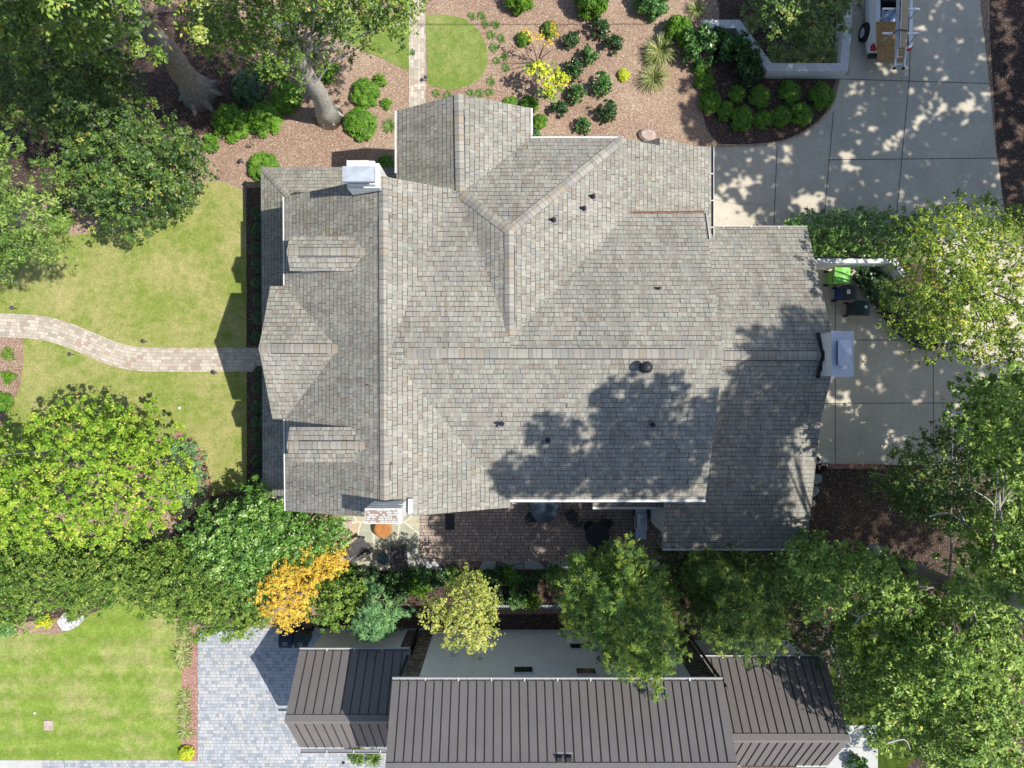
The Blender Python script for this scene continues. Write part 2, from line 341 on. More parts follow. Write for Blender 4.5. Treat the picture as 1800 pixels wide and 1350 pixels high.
M['seam_l'] = m_plain('ridge_flashing_metal', (0.21, 0.198, 0.192), 0.5, 0.1, var=0.06, spec=0.4, bstr=0.02)
M['stucco'] = m_plain('white_stucco', (0.86, 0.90, 0.90), 0.9, var=0.05, scale=1.2, bstr=0.3)
M['ledge'] = m_tiles('ledger_stone', 0.22, 0.085, [(0.0, (0.20,0.17,0.145)), (0.2, (0.29,0.25,0.21)), (0.5, (0.15,0.13,0.12)), (0.7, (0.35,0.31,0.26)), (0.9, (0.11,0.10,0.10))], (0.035, 0.03, 0.03), 0.014, 'uv', bstr=1.0)
M['glass'] = m_plain('window_glass', (0.02, 0.025, 0.03), 0.08, 0.0, var=0.1, spec=0.8, bstr=0.0)
M['wood'] = m_bark('plywood', (0.42, 0.24, 0.09), (0.58, 0.37, 0.17), (9, 1.0, 9))
M['board'] = m_plain('cardboard_tan', (0.55, 0.40, 0.24), 0.8, var=0.1)
M['alu'] = m_plain('aluminium', (0.72, 0.74, 0.76), 0.35, 0.5, var=0.05)
M['carpaint'] = m_plain('white_car_paint', (0.74, 0.77, 0.80), 0.25, 0.0, var=0.03, spec=0.5, bstr=0.0)
M['tyre'] = m_plain('tyre_rubber', (0.02, 0.02, 0.022), 0.8)
M['redlens'] = m_plain('red_lens', (0.45, 0.01, 0.02), 0.2, spec=0.6, bstr=0.0)
M['tarp'] = m_plain('pale_blue_sacking', (0.45, 0.55, 0.72), 0.8, var=0.3, scale=9, bstr=0.8)
M['steel'] = m_plain('stainless_steel', (0.47, 0.53, 0.62), 0.4, 0.25, var=0.06, scale=3, bstr=0.02)
M['stone'] = m_plain('grey_stone', (0.24, 0.26, 0.26), 0.9, var=0.2, scale=5, bstr=0.5)
M['rock'] = m_plain('pinkish_rock', (0.42, 0.335, 0.29), 0.9, var=0.2, scale=5, bstr=0.6)
M['gravel_w'] = m_ground('white_gravel', [(0.3, (0.52,0.52,0.52)), (0.7, (0.72,0.72,0.72))], [(0.0, (0.35,)*3), (0.4, (0.9,)*3), (1.0, (1.2,)*3)], (0.9, 0.9, 0.9), vor=14)
M['copper'] = m_plain('rusted_copper', (0.42, 0.19, 0.06), 0.6, 0.2, var=0.3, scale=4)
M['weathered'] = m_plain('dark_stained_wood', (0.075, 0.072, 0.08), 0.7, var=0.3, scale=7)
M['tglass'] = m_plain('blue_tabletop_glass', (0.035, 0.055, 0.08), 0.12, var=0.3, scale=5, spec=0.6)
M['bark'] = m_bark('grey_oak_bark', (0.22, 0.20, 0.18), (0.46, 0.43, 0.40))
M['bark_l'] = m_bark('pale_mottled_bark', (0.44, 0.41, 0.35), (0.72, 0.69, 0.62), (5, 5, 3))
M['bark_d'] = m_bark('dark_bark', (0.07, 0.055, 0.045), (0.15, 0.12, 0.10))
M['twig'] = m_plain('pale_bare_wood', (0.42, 0.40, 0.37), 0.9)

L = {}
L['oak'] = m_leaf('oak_leaves', [(0.0, (0.022,0.055,0.008)), (0.4, (0.07,0.14,0.02)), (0.75, (0.16,0.24,0.035)), (0.93, (0.26,0.33,0.06)), (1.0, (0.28,0.26,0.05))], gloss=0.5)
L['doak'] = m_leaf('dark_oak_leaves', [(0.0, (0.014,0.04,0.007)), (0.45, (0.042,0.095,0.016)), (0.8, (0.10,0.17,0.03)), (0.97, (0.17,0.22,0.04)), (1.0, (0.26,0.24,0.05))], gloss=0.55, trans=0.22)
L['lime'] = m_leaf('yellow_green_leaves', [(0.0, (0.035,0.10,0.01)), (0.35, (0.11,0.22,0.018)), (0.7, (0.23,0.34,0.032)), (0.9, (0.36,0.41,0.07)), (1.0, (0.45,0.34,0.09))], trans=0.35, rough=0.6, gloss=0.2)
L['box'] = m_leaf('boxwood_leaves', [(0.0, (0.03,0.085,0.006)), (0.5, (0.07,0.17,0.012)), (1.0, (0.15,0.27,0.025))], trans=0.2)
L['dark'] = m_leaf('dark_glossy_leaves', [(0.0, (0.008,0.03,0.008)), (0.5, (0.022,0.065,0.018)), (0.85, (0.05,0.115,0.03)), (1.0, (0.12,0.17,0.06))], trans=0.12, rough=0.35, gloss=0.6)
L['laurel'] = m_leaf('laurel_leaves', [(0.0, (0.012,0.05,0.012)), (0.5, (0.04,0.13,0.025)), (0.85, (0.11,0.24,0.05)), (1.0, (0.25,0.34,0.12))], trans=0.2, rough=0.4, gloss=0.6)
L['olive'] = m_leaf('olive_leaves', [(0.0, (0.03,0.075,0.01)), (0.5, (0.08,0.155,0.02)), (0.9, (0.17,0.25,0.04)), (1.0, (0.25,0.28,0.06))], trans=0.22)
L['orange'] = m_leaf('orange_autumn_leaves', [(0.0, (0.34,0.18,0.02)), (0.5, (0.55,0.36,0.04)), (0.85, (0.62,0.45,0.08)), (1.0, (0.42,0.40,0.06))], trans=0.35, gloss=0.2)
L['pale'] = m_leaf('pale_yellow_green_leaves', [(0.0, (0.14,0.18,0.03)), (0.5, (0.29,0.33,0.06)), (0.9, (0.42,0.43,0.11)), (1.0, (0.5,0.38,0.15))], trans=0.3)
L['fern'] = m_leaf('blue_green_needles', [(0.0, (0.03,0.11,0.045)), (0.5, (0.11,0.24,0.085)), (1.0, (0.24,0.39,0.15))], trans=0.25, rough=0.6)
L['oakb'] = m_leaf('bright_oak_leaves', [(0.0, (0.035,0.08,0.012)), (0.45, (0.11,0.205,0.032)), (0.8, (0.225,0.335,0.06)), (0.95, (0.34,0.43,0.10)), (1.0, (0.36,0.38,0.09))], gloss=0.4)
L['oliveb'] = m_leaf('bright_olive_leaves', [(0.0, (0.05,0.10,0.012)), (0.5, (0.14,0.22,0.025)), (0.85, (0.27,0.33,0.045)), (1.0, (0.42,0.38,0.06))], trans=0.3)
L['ever'] = m_leaf('evergreen_leaves', [(0.0, (0.025,0.08,0.01)), (0.45, (0.07,0.175,0.022)), (0.85, (0.15,0.27,0.045)), (1.0, (0.28,0.36,0.12))], trans=0.2, rough=0.4, gloss=0.6)
L['lightg'] = m_leaf('light_green_leaves', [(0.0, (0.04,0.09,0.015)), (0.5, (0.11,0.19,0.035)), (1.0, (0.24,0.31,0.08))], trans=0.3)
L['crypt'] = m_leaf('cedar_needles', [(0.0, (0.018,0.055,0.012)), (0.4, (0.06,0.135,0.022)), (0.75, (0.15,0.23,0.03)), (1.0, (0.30,0.33,0.05))], trans=0.2, rough=0.6)
L['cryptd'] = m_leaf('dark_cedar_needles', [(0.0, (0.018,0.045,0.01)), (0.45, (0.045,0.10,0.018)), (0.8, (0.12,0.18,0.025)), (1.0, (0.28,0.30,0.05))], trans=0.2, rough=0.6)
L['chart'] = m_leaf('chartreuse_leaves', [(0.0, (0.22,0.32,0.01)), (0.6, (0.45,0.50,0.03)), (1.0, (0.65,0.55,0.06))], trans=0.3)
L['tuft'] = m_leaf('strap_leaves', [(0.0, (0.035,0.08,0.012)), (0.5, (0.085,0.155,0.03)), (1.0, (0.19,0.25,0.08))], trans=0.2)
L['straw'] = m_leaf('straw_green_blades', [(0.0, (0.10,0.16,0.03)), (0.4, (0.17,0.22,0.06)), (1.0, (0.38,0.35,0.17))], trans=0.2)
L['needle'] = m_leaf('dead_brown_needles', [(0.0, (0.35,0.20,0.11)), (1.0, (0.55,0.34,0.2))], trans=0.1)

# ------------------------------------------------------------------ foliage
def foliage(name, C, Rr, mat, parent, dens=60, size=0.12, asp=0.6, up=0.55, squash=0.75, radial=False, seed=0, hemi=0.8, jit=0.5, cap=60000, tufts=6, tv=1.0):
    """one mesh of leaf-sized diamonds spread through clumps with centres C and radii Rr"""
    rs = np.random.RandomState(seed + 101)
    C = np.asarray(C, float); Rr = np.asarray(Rr, float)
    cnt = np.maximum(8, (dens * Rr**2).astype(int))
    tot = cnt.sum()
    if tot > cap: cnt = np.maximum(4, (cnt * cap / tot).astype(int)); tot = cnt.sum()
    idx = np.repeat(np.arange(len(C)), cnt)
    d = rs.normal(size=(tot, 3)); d /= np.linalg.norm(d, axis=1)[:, None]
    flip = (d[:, 2] < 0) & (rs.rand(tot) < hemi); d[flip, 2] *= -1
    rad = 0.45 + 0.6*rs.rand(tot)**0.6
    lob = 1 + 0.25*np.sin(d[:, 0]*5 + idx*1.7)*np.cos(d[:, 1]*4 + idx)
    off = d * (Rr[idx]*rad*lob)[:, None]; off[:, 2] *= squash
    if tufts:   # leaves gather in small sprays instead of spreading evenly
        nt_ = tufts; td = rs.normal(size=(len(C), nt_, 3)); td /= np.linalg.norm(td, axis=2)[:, :, None]
        fl = (td[:, :, 2] < 0) & (rs.rand(len(C), nt_) < hemi); td[fl, 2] *= -1
        td *= (Rr[:, None]*(0.55+0.55*rs.rand(len(C), nt_)))[:, :, None]; td[:, :, 2] *= squash
        ti = rs.randint(0, nt_, tot); tt_ = rs.rand(len(C), nt_)
        core = rs.rand(tot) < 0.14; toff = td[idx, ti] + d*(Rr[idx]*0.30*(0.35+0.65*rs.rand(tot)))[:, None]*np.array([1, 1, .6]); off = np.where(core[:, None], off, toff)
    p = C[idx] + off
    n = d*0.55 + np.array([0, 0, up]) + rs.normal(size=(tot, 3))*jit*0.5
    n /= np.linalg.norm(n, axis=1)[:, None]
    t = d.copy() if radial else rs.normal(size=(tot, 3))
    if radial: t += rs.normal(size=(tot, 3))*0.32; t[:, 2] -= 0.2
    t -= n*(t*n).sum(1)[:, None]; t /= (np.linalg.norm(t, axis=1)[:, None] + 1e-9)
    b = np.cross(n, t)
    s = size*(0.6 + 0.8*rs.rand(tot)); a = t*(s*0.5)[:, None]; bb = b*(s*0.5*asp)[:, None]
    V = np.empty((tot, 4, 3)); V[:, 0] = p-a; V[:, 1] = p+bb+a*0.1; V[:, 2] = p+a; V[:, 3] = p-bb+a*0.1
    me = bpy.data.meshes.new(name)
    me.vertices.add(tot*4); me.vertices.foreach_set('co', V.reshape(-1))
    me.loops.add(tot*4); me.loops.foreach_set('vertex_index', np.arange(tot*4, dtype=np.int32))
    me.polygons.add(tot); me.polygons.foreach_set('loop_start', np.arange(0, tot*4, 4, dtype=np.int32))
    me.polygons.foreach_set('loop_total', np.full(tot, 4, dtype=np.int32)) if bpy.app.version < (4, 0) else None
    me.update(calc_edges=True)
    at = me.attributes.new('tint', 'FLOAT', 'FACE')
    cr = rs.rand(len(C)); tuft_t = (tt_[idx, ti]-0.5)*0.5 if tufts else 0
    tint = np.clip(0.5 + tuft_t*tv + (cr[idx]-0.5)*0.4*tv + rs.normal(size=tot)*0.2, 0, 1)
    at.data.foreach_set('value', tint.astype(np.float32))
    me.materials.append(mat)
    o = bpy.data.objects.new(name, me); link(o, parent); return o

def inpoly(x, y, poly):
    c = False; n = len(poly); j = n-1
    for i in range(n):
        xi, yi = poly[i]; xj, yj = poly[j]
        if (yi > y) != (yj > y) and x < (xj-xi)*(y-yi)/(yj-yi)+xi: c = not c
        j = i
    return c
def edged(x, y, poly):
    m_ = 1e9; n = len(poly)
    for i in range(n):
        x0, y0 = poly[i]; x1, y1 = poly[(i+1) % n]; dx, dy = x1-x0, y1-y0
        t = max(0, min(1, ((x-x0)*dx+(y-y0)*dy)/(dx*dx+dy*dy+1e-9)))
        m_ = min(m_, math.hypot(x-x0-t*dx, y-y0-t*dy))
    return m_
def crown_pts(poly, zlo, zhi, step, r, seed, zn=0.6, under=0.35, keep=1.0):
    """clump centres filling an outline (image pixels) under a dome from zlo at its rim to zhi"""
    rg = random.Random(seed); xs = [p[0] for p in poly]; ys = [p[1] for p in poly]; pts = []
    tries = 0; area = (max(xs)-min(xs))*(max(ys)-min(ys)); N = int(area/step**2*6)
    samples = []
    for _ in range(N):
        x = rg.uniform(min(xs), max(xs)); y = rg.uniform(min(ys), max(ys))
        if not inpoly(x, y, poly): continue
        if any((x-a)**2+(y-b)**2 < (step*0.75)**2 for a, b, _ in samples): continue
        samples.append((x, y, edged(x, y, poly)))
    dm = max(s[2] for s in samples) or 1
    C, Rr = [], []
    for x, y, d in samples:
        if rg.random() > keep: continue
        q = min(1, d/dm); z = zlo + (zhi-zlo)*math.sqrt(max(0, 1-(1-q)**2)) + rg.uniform(-zn, zn)
        rr = r*rg.uniform(0.7, 1.25); C.append(P(x, y, max(0.3, z))); Rr.append(rr)
        if rg.random() < under:
            z2 = max(0.3, z - rg.uniform(0.25, 0.5)*(zhi-zlo) - 0.5); C.append(P(x, y, z)*1.0 - Vector((0, 0, z-z2))); Rr.append(rr*0.9)
    return C, Rr
def add_limbs(mb, base, top, C, n, r0, seed, m=0):
    r0 = min(r0, .055); rg = random.Random(seed); idx = rg.sample(range(len(C)), min(n, len(C)))
    for i in idx:
        c = Vector(C[i]); t = rg.uniform(0.45, 0.95); s = base.lerp(top, t)
        if c.z < s.z: s = base.lerp(top, 0.35)
        mid = s.lerp(c, 0.5) + Vector((rg.uniform(-.3, .3), rg.uniform(-.3, .3), rg.uniform(0, .5)))
        mb.tube([s, s.lerp(mid, 0.5)+Vector((0, 0, 0.1)), mid, c.lerp(mid, 0.4), c], [r0, r0*0.75, r0*0.5, r0*0.3, 0.012], 6, m, False)
def tree(name, label, cat, C, Rr, base, top, r0, leafmat, barkmat, group=None, limbs=14, seed=1, roots=0, lean=None, **kw):
    b = Vector(base); e = empty(name, b, 0, label, cat, group)
    mb = MB(); t = Vector(top)-b; n = 9; pts = []; rd = []
    rg = random.Random(seed)
    for i in range(n+1):
        q = i/n; pts.append(t*q + Vector((rg.uniform(-1, 1), rg.uniform(-1, 1), 0))*0.06*(0 < i < n)*(1+r0)); rd.append(r0*(1-0.62*q)*(1+0.5*max(0, 1-q*9)))
    mb.tube(pts, rd, 14 if r0 > .3 else 8)
    for k in range(roots):
        a = 2*math.pi*k/roots + rg.uniform(-.3, .3); dv = Vector((math.cos(a), math.sin(a), 0)); q = rg.uniform(1.35, 1.9)
        mb.tube([dv*r0*0.5+Vector((0, 0, .75)), dv*r0*1.05+Vector((0, 0, .32)), dv*r0*q*0.8+Vector((0, 0, .08)), dv*r0*q+Vector((0, 0, -.05))], [r0*0.3, r0*0.3, r0*0.2, r0*0.08], 7)
    CC = [Vector(c)-b for c in C]
    add_limbs(mb, Vector((0, 0, 0)), t, CC, limbs, max(0.03, r0*0.35), seed)
    mb.build('trunk', barkmat, e, smooth=True)
    foliage('crown', [tuple(c) for c in CC], Rr, leafmat, e, seed=seed, **kw)
    return e
M['flashg'] = m_plain('grey_flashing', (0.2, 0.2, 0.215), 0.6)

# ================================================================== GROUND
def sheet(name, px, z, mat, kind='structure', curve=False, label=None, uv=False):
    if curve: px = smooth_curve(px, True, 6)
    mb = MB(); pts = [P(a, b)+Vector((0, 0, z)) for a, b in px]
    a = sum(pts[i].x*pts[(i+1) % len(pts)].y-pts[(i+1) % len(pts)].x*pts[i].y for i in range(len(pts)))
    if a < 0: pts = pts[::-1]
    mb.poly(pts); o = mb.build(name, mat, None, uv=uv)
    # tessellate cleanly
    import bmesh
    bm = bmesh.new(); bm.from_mesh(o.data); bmesh.ops.triangulate(bm, faces=bm.faces[:], ngon_method='EAR_CLIP'); bm.to_mesh(o.data); bm.free()
    return tag(o, kind=kind)
g = MB(); g.quad((-500, -500, 0), (500, -500, 0), (500, 500, 0), (-500, 500, 0)); tag(g.build('ground', M['mulch']), kind='structure')
sheet('shade_mulch_bed', [(1180,-60),(1255,-10),(1262,60),(1240,140),(1235,200),(1270,256),(1400,300),(1480,100),(1500,-60)], .004, M['shade_mulch'], curve=True)
sheet('shade_mulch_bed', [(1380,810),(1640,815),(1900,700),(2300,700),(2300,1700),(1380,1700),(1250,1100),(560,1120),(560,1003),(1000,1000),(1420,960)], .004, M['shade_mulch'])
sheet('shade_mulch_bed', [(-100,60),(230,60),(260,190),(330,210),(350,260),(290,330),(210,370),(100,360),(-100,300)], .005, M['shade_mulch'], curve=True)  # dark sheet paints the shade under the upper left crowns
sheet('shade_mulch_bed', [(-100,950),(440,950),(460,1100),(360,1100),(220,1062),(150,1080),(30,1095),(-100,1100)], .005, M['shade_mulch'])  # dark sheet paints the shade below the long hedge
sheet('shade_mulch_bed', [(1740,-80),(1740,60),(1752,260),(1770,400),(1850,420),(2300,500),(2300,-80)], .0044, M['shade_mulch'])
sheet('shade_mulch_bed', [(1400,455),(1590,455),(1640,470),(1700,560),(1640,640),(1560,560),(1500,480),(1400,475)], .004, M['shade_mulch'])
sheet('shade_mulch_bed', [(433,330),(470,330),(470,1000),(350,1000),(300,940),(372,872),(434,852)], .016, M['shade_mulch'])
sheet('shade_mulch_bed', [(195,40),(300,20),(420,50),(455,110),(420,215),(390,240),(300,220),(200,150),(60,200),(-60,150),(-60,-60),(200,-60)], .004, M['shade_mulch'], curve=True)  # dark sheet paints the shade around the two big trunks
sheet('red_mulch_bed', [(320,1100),(348,1100),(348,1338),(320,1338)], .012, M['rmulch'])
sheet('red_mulch_bed', [(860,1068),(1000,1068),(1000,1079),(860,1079)], .02, M['rmulch'])
sheet('lawn', [(-200,440),(-60,415),(40,404),(85,402),(130,414),(180,405),(235,376),(300,340),(345,322),(392,319),(425,334),(434,390),(435,600),(434,850),(400,868),(372,872),(368,835),(350,790),(310,762),(150,800),(60,900),(-100,940),(-300,900)], .012, M['lawn'], curve=False)
sheet('mulch_island', [(-100,585),(43,590),(41,640),(36,680),(22,712),(0,750),(-40,790),(-120,800)], .018, M['mulch'])
sheet('lawn', [(719,26),(660,30),(610,20),(560,40),(590,66),(640,90),(672,103),(719,126)], .012, M['lawn2'])
sheet('lawn', smooth_curve([(748,26),(790,27),(828,40),(851,72),(857,108),(843,138),(812,154),(782,157),(752,148)], False, 6), .012, M['lawn2'])
sheet('lawn', [(-200,1130),(0,1112),(60,1113),(95,1116),(125,1108),(150,1085),(200,1060),(262,1066),(325,1095),(323,1336),(-200,1336)], .008, M['lawn3'])
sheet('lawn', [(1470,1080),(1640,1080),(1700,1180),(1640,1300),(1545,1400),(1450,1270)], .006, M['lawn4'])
def strip(name, cl, w_, z, mat, kind='structure', uvlen=True, h=0.0, label=None, cat=None):
    """a ribbon along a centreline of pixels, UV along its length"""
    pts = [P(a, b) for a, b in cl]; mb = MB(); me = None; us = [0.0]; ls, rs = [], []
    for i, p in enumerate(pts):
        t = (pts[min(i+1, len(pts)-1)]-pts[max(i-1, 0)]).normalized(); nn = Vector((-t.y, t.x, 0))
        ww = w_[i] if hasattr(w_, '__len__') else w_
        ls.append(p+nn*ww/2); rs.append(p-nn*ww/2)
        if i: us.append(us[-1]+(pts[i]-pts[i-1]).length)
    vs = []; fs = []; uvs = []
    for i in range(len(pts)-1):
        q = [rs[i], rs[i+1], ls[i+1], ls[i]]; b = len(vs)
        vs += [v+Vector((0, 0, z+h)) for v in q]; fs.append((b, b+1, b+2, b+3))
        uvs += [(us[i], -.5), (us[i+1], -.5), (us[i+1], .5), (us[i], .5)]
        if h:
            for s_ in ((rs[i+1], rs[i]), (ls[i], ls[i+1])):
                b = len(vs); vs += [s_[0]+Vector((0, 0, 0)), s_[1]+Vector((0, 0, 0)), s_[1]+Vector((0, 0, z+h)), s_[0]+Vector((0, 0, z+h))]; fs.append((b, b+1, b+2, b+3)); uvs += [(us[i], 0), (us[i+1], 0), (us[i+1], h), (us[i], h)]
    if not h or True:
        W = [w_[min(i, len(w_)-1)] if hasattr(w_, '__len__') else w_ for i in range(len(pts))]
        uvs = [(u, v*(W[0] if abs(v) == .5 else 1)) for u, v in uvs]
    me = bpy.data.meshes.new(name); me.from_pydata([tuple(v) for v in vs], [], fs); ul = me.uv_layers.new(name='UVMap').data
    k = 0
    for p in me.polygons:
        for li in p.loop_indices: ul[li].uv = uvs[me.loops[li].vertex_index]
    me.materials.append(mat); me.update(); o = bpy.data.objects.new(name, me); link(o)
    return tag(o, label, cat, kind=kind)
# each path is bordered by its own courses through the UV rows
strip('garden_path', smooth_curve([(-60,571),(0,572),(50,574),(95,581),(150,601),(200,622),(245,631),(300,632.5),(380,632.5),(430,632),(470,633)], False, 6), [1.04]*60+[1.1]*6, .022, M['paver_uv'])
strip('garden_path', [(733.5,-60),(733.5,60),(733.5,205)], .72, .022, M['paver_uv'])
# driveway
dw = smooth_curve([(1251,257),(1330,257),(1390,246),(1436,219),(1462,188),(1474,150),(1477,136)], False, 6) + [(1492,130),(1498,-120),(1722,-120),(1722,0),(1735,110),(1750,262),(1767,385),(1790,430),(1830,520),(1900,600),(1900,700),(1760,720),(1700,770),(1612,817),(1430,818),(1380,818),(1380,470),(1500,470),(1524,510),(1558,560),(1600,600),(1640,613),(1700,560),(1600,400),(1245,410)]
sheet('driveway', [(1251,257)] + dw[1:dw.index((1767,385))+1] + [(1600,410),(1245,410)], .008, M['concrete'])
sheet('driveway', [(1380,470),(1500,470),(1524,510),(1558,560),(1600,600),(1640,613),(1700,560),(1600,405),(1767,380),(1800,440),(1860,520),(2200,540),(2200,690),(1790,720),(1735,770),(1700,817),(1380,817)], .0085, M['concrete'])
jm = MB()
def joint(a, b, w_=.035):
    A, B = P(*a), P(*b); t = (B-A).normalized(); nn = Vector((-t.y, t.x, 0))*w_/2; z = Vector((0, 0, .0125)); jm.quad(A-nn+z, B-nn+z, B+nn+z, A+nn+z)
for a, b in (((1366,256),(1360,400)),((1465,196),(1448,392)),((1604,-50),(1598,140)),((1598,140),(1576,375)),((1477,139),(1741,147)),((1455,281),(1753,278)),((1468,475),(1468,816)),((1640,613),(1641,816)),((1400,597),(1600,598)),((1434,709),(1760,708)),((1700,371),(1767,348))):
    joint(a, b)
for cr in ([(1253,351),(1268,352),(1280,356),(1300,359),(1325,358),(1345,361),(1358,360)], [(1640,1290),(1641,1290)]):
    for a, b in zip(cr, cr[1:]): joint(a, b, .012)
tag(jm.build('driveway_joints', M['joint']), kind='structure')
sheet('walkway', [(1482,1275),(1543,1275),(1543,1306),(1543,1500),(1400,1500),(1400,1340)], .008, M['concrete_w'])
jm = MB(); joint((1470,1313),(1543,1313), .02); tag(jm.build('walkway_joints', M['joint']), kind='structure')
sheet('paver_driveway', [(348,1104),(760,1104),(760,1500),(348,1500)], .006, M['gpaver'])
sheet('paver_driveway', [(75,1336.5),(347.5,1336.5),(347.5,1500),(75,1500)], .006, M['gpaver'])
sheet('walkway', [(-200,1336.5),(74.5,1336.5),(74.5,1500),(-200,1500)], .006, M['concrete_w'])
sheet('patio', [(737,860),(1260,860),(1260,986),(737,986)], .016, M['patio'])
sheet('flagstone_terrace', [(609,880),(737,880),(737,1003),(611,1003),(613,985),(608,960),(612,935),(604,915)], .016, M['flag'])
sheet('flagstone_border', [(740,986.3),(1240,986.3),(1240,1001),(740,1001)], .018, M['flag2'])
sheet('gravel_patch', [(100,1093),(112,1078),(128,1078),(146,1082),(150,1088),(138,1100),(122,1108),(110,1109)], .014, M['gravel_w'])
strip('bed_edging', smooth_curve([(1247,256),(1330,255.5),(1389,244.5),(1435,217.5),(1460.5,187),(1472.5,150),(1474,139)], False, 6), .10, .0, M['edge_tan'], None, h=.05, label='curved tan stone edging between the boxwood bed and the driveway', cat='edging')
strip('brick_edging', smooth_curve([(308,762),(325,768),(341,782),(354,804),(362,832),(367,858),(367,878)], False, 6), .22, .0, M['edge_red'], None, h=.06, label='curved red brick edging beside the yellow green tree', cat='edging')
strip('brick_edging', [(1440,819.5),(1500,819.5),(1556,819.5)], .20, .0, M['edge_red'], None, h=.05, label='straight red brick edging along the bottom end of the driveway', cat='edging')
strip('bed_edging', smooth_curve([(1476,470),(1523,512),(1557,562),(1599,603),(1640,616)], False, 6), .08, .0, M['dplastic'], None, h=.06, label='thin black edging between the groundcover and the lower driveway', cat='edging')

# ================================================================== MAIN HOUSE
HB = empty('family_house', (0, 0, 0), 0, 'large house with a grey shingle roof of many gables and three white chimneys', 'house')
V = {k: P(*v) for k, v in dict(
    A=(674,310,8.4), B=(676,911,8.4), C=(499,346,6.24), D=(502,898,6.24), c=(793,332,7.37), J=(684,621,8.4),
    V=(896,878,6.25), E=(897,892,6.27), K=(1272,622,8.4), K2=(905,621,8.4), Lr=(1240,878,6.24), a=(809,340,7.45), b=(828,352,7.42),
    Mv=(896,598,8.2), T=(1105,375,6.24), U=(1238,374,6.24), Rr=(895,405,8.18), Q=(1096,243,6.36), q1=(1160,256,5.68), q2=(1160,242,5.70),
    q2b=(1222,257,5.0), q3=(1250,258,4.69), s=(1250,430,4.69), v4=(933,243,6.36), e4=(933,190,6.36), r4=(806,165,7.45), w4n=(697,195,6.1), w4s=(697,350,6.1),
    F=(455,612,7.45), G=(594,613,7.45), Hn=(500,503,6.24), I=(475,503,6.24), Hs=(500,737,6.24), Is=(479,737,6.24)).items()}
T_ = .16
rf = MB()
for f in ('A C D B', 'A B E V J', 'A J c', 'J V Lr K K2', 'J K2 Mv b a c', 'K2 K U T Mv', 'Mv T s q3 q2b q2 q1 Q Rr', 'Rr a b Mv', 'Rr Q v4 a', 'a v4 e4 r4', 'a r4 w4n w4s'):
    rf.slab([V[k] for k in f.split()], T_, 0, 1)
front_gable = MB()
front_gable.slab([V['F'], V['G'], V['Hn'], V['I']], T_, 0, 1); front_gable.slab([V['F'], V['Is'], V['Hs'], V['G']], T_, 0, 1)
roof = rf.build('roof', [M['shingle'], M['trim']], HB, uv='snap')
front_gable.build('front_gable_roof', [M['shingle'], M['trim']], HB, uv='snap')
# little gable over the side entry
sg = MB(); sg.slab([V['q2'], P(1160,258,5.70), P(1126,254,5.1), P(1128,251,5.1)], .12, 0, 1); sg.build('entry_gable_roof', [M['shingle'], M['trim']], HB, uv='snap')
# wing to the east: its south slope breaks into a shallower pitch
W = {k: P(*v) for k, v in dict(n0=(1100,400,4.5), n1=(1419,400,4.5), r1=(1471,625,6.7), r0=(1150,625,6.7), k1=(1442,741,5.36), k0=(1120,741,5.36), s1=(1418,965,4.2), s0=(1165,965,4.2), x0=(1165,860,4.72)).items()}
W['k0'] = Vector((V['Lr'].x-2.5, W['k1'].y, 5.36)); W['n0'].x = W['r0'].x = W['k0'].x = V['Lr'].x - 2.5
wg = MB(); wg.slab([W['n0'], W['n1'], W['r1'], W['r0']], T_, 0, 1); wg.slab([W['r0'], W['r1'], W['k1'], W['k0']], T_, 0, 1)
xk = W['s0'].x
wg.slab([Vector((xk, W['k1'].y, 5.36)), W['k1'], W['s1'], Vector((xk, W['s1'].y, 4.2))], T_, 0, 1)
wg.build('wing_roof', [M['shingle'], M['trim']], HB, uv='snap')
# low skirt roof round the west front
lo = MB(); Y6 = P(500,346,6.24).y
n_w, s_w = P(460,295,3.0), P(463,875,3.0); xi = -7.3; rise = (xi-n_w.x)*.5
top_n = Vector((xi, n_w.y-(xi-n_w.x), 3+rise)); top_s = Vector((xi, s_w.y, 3+rise))
lo.slab([n_w, top_n, top_s, s_w], .14, 0, 1)
ne = P(697,295,3.0); lo.slab([n_w, Vector((ne.x+.3, n_w.y, 3)), Vector((ne.x+.3, top_n.y, 3+rise)), top_n], .14, 0, 1)
lo.build('skirt_roof', [M['shingle'], M['trim']], HB, uv='snap')
# small flat canopy over the kitchen door
cp = MB(); cp.slab([P(1042,870,3.5), P(1166,870,3.5), P(1166,891,3.1), P(1042,891,3.1)], .12, 0, 1); cp.build('porch_roof', [M['shingle'], M['trim']], HB, uv='snap')

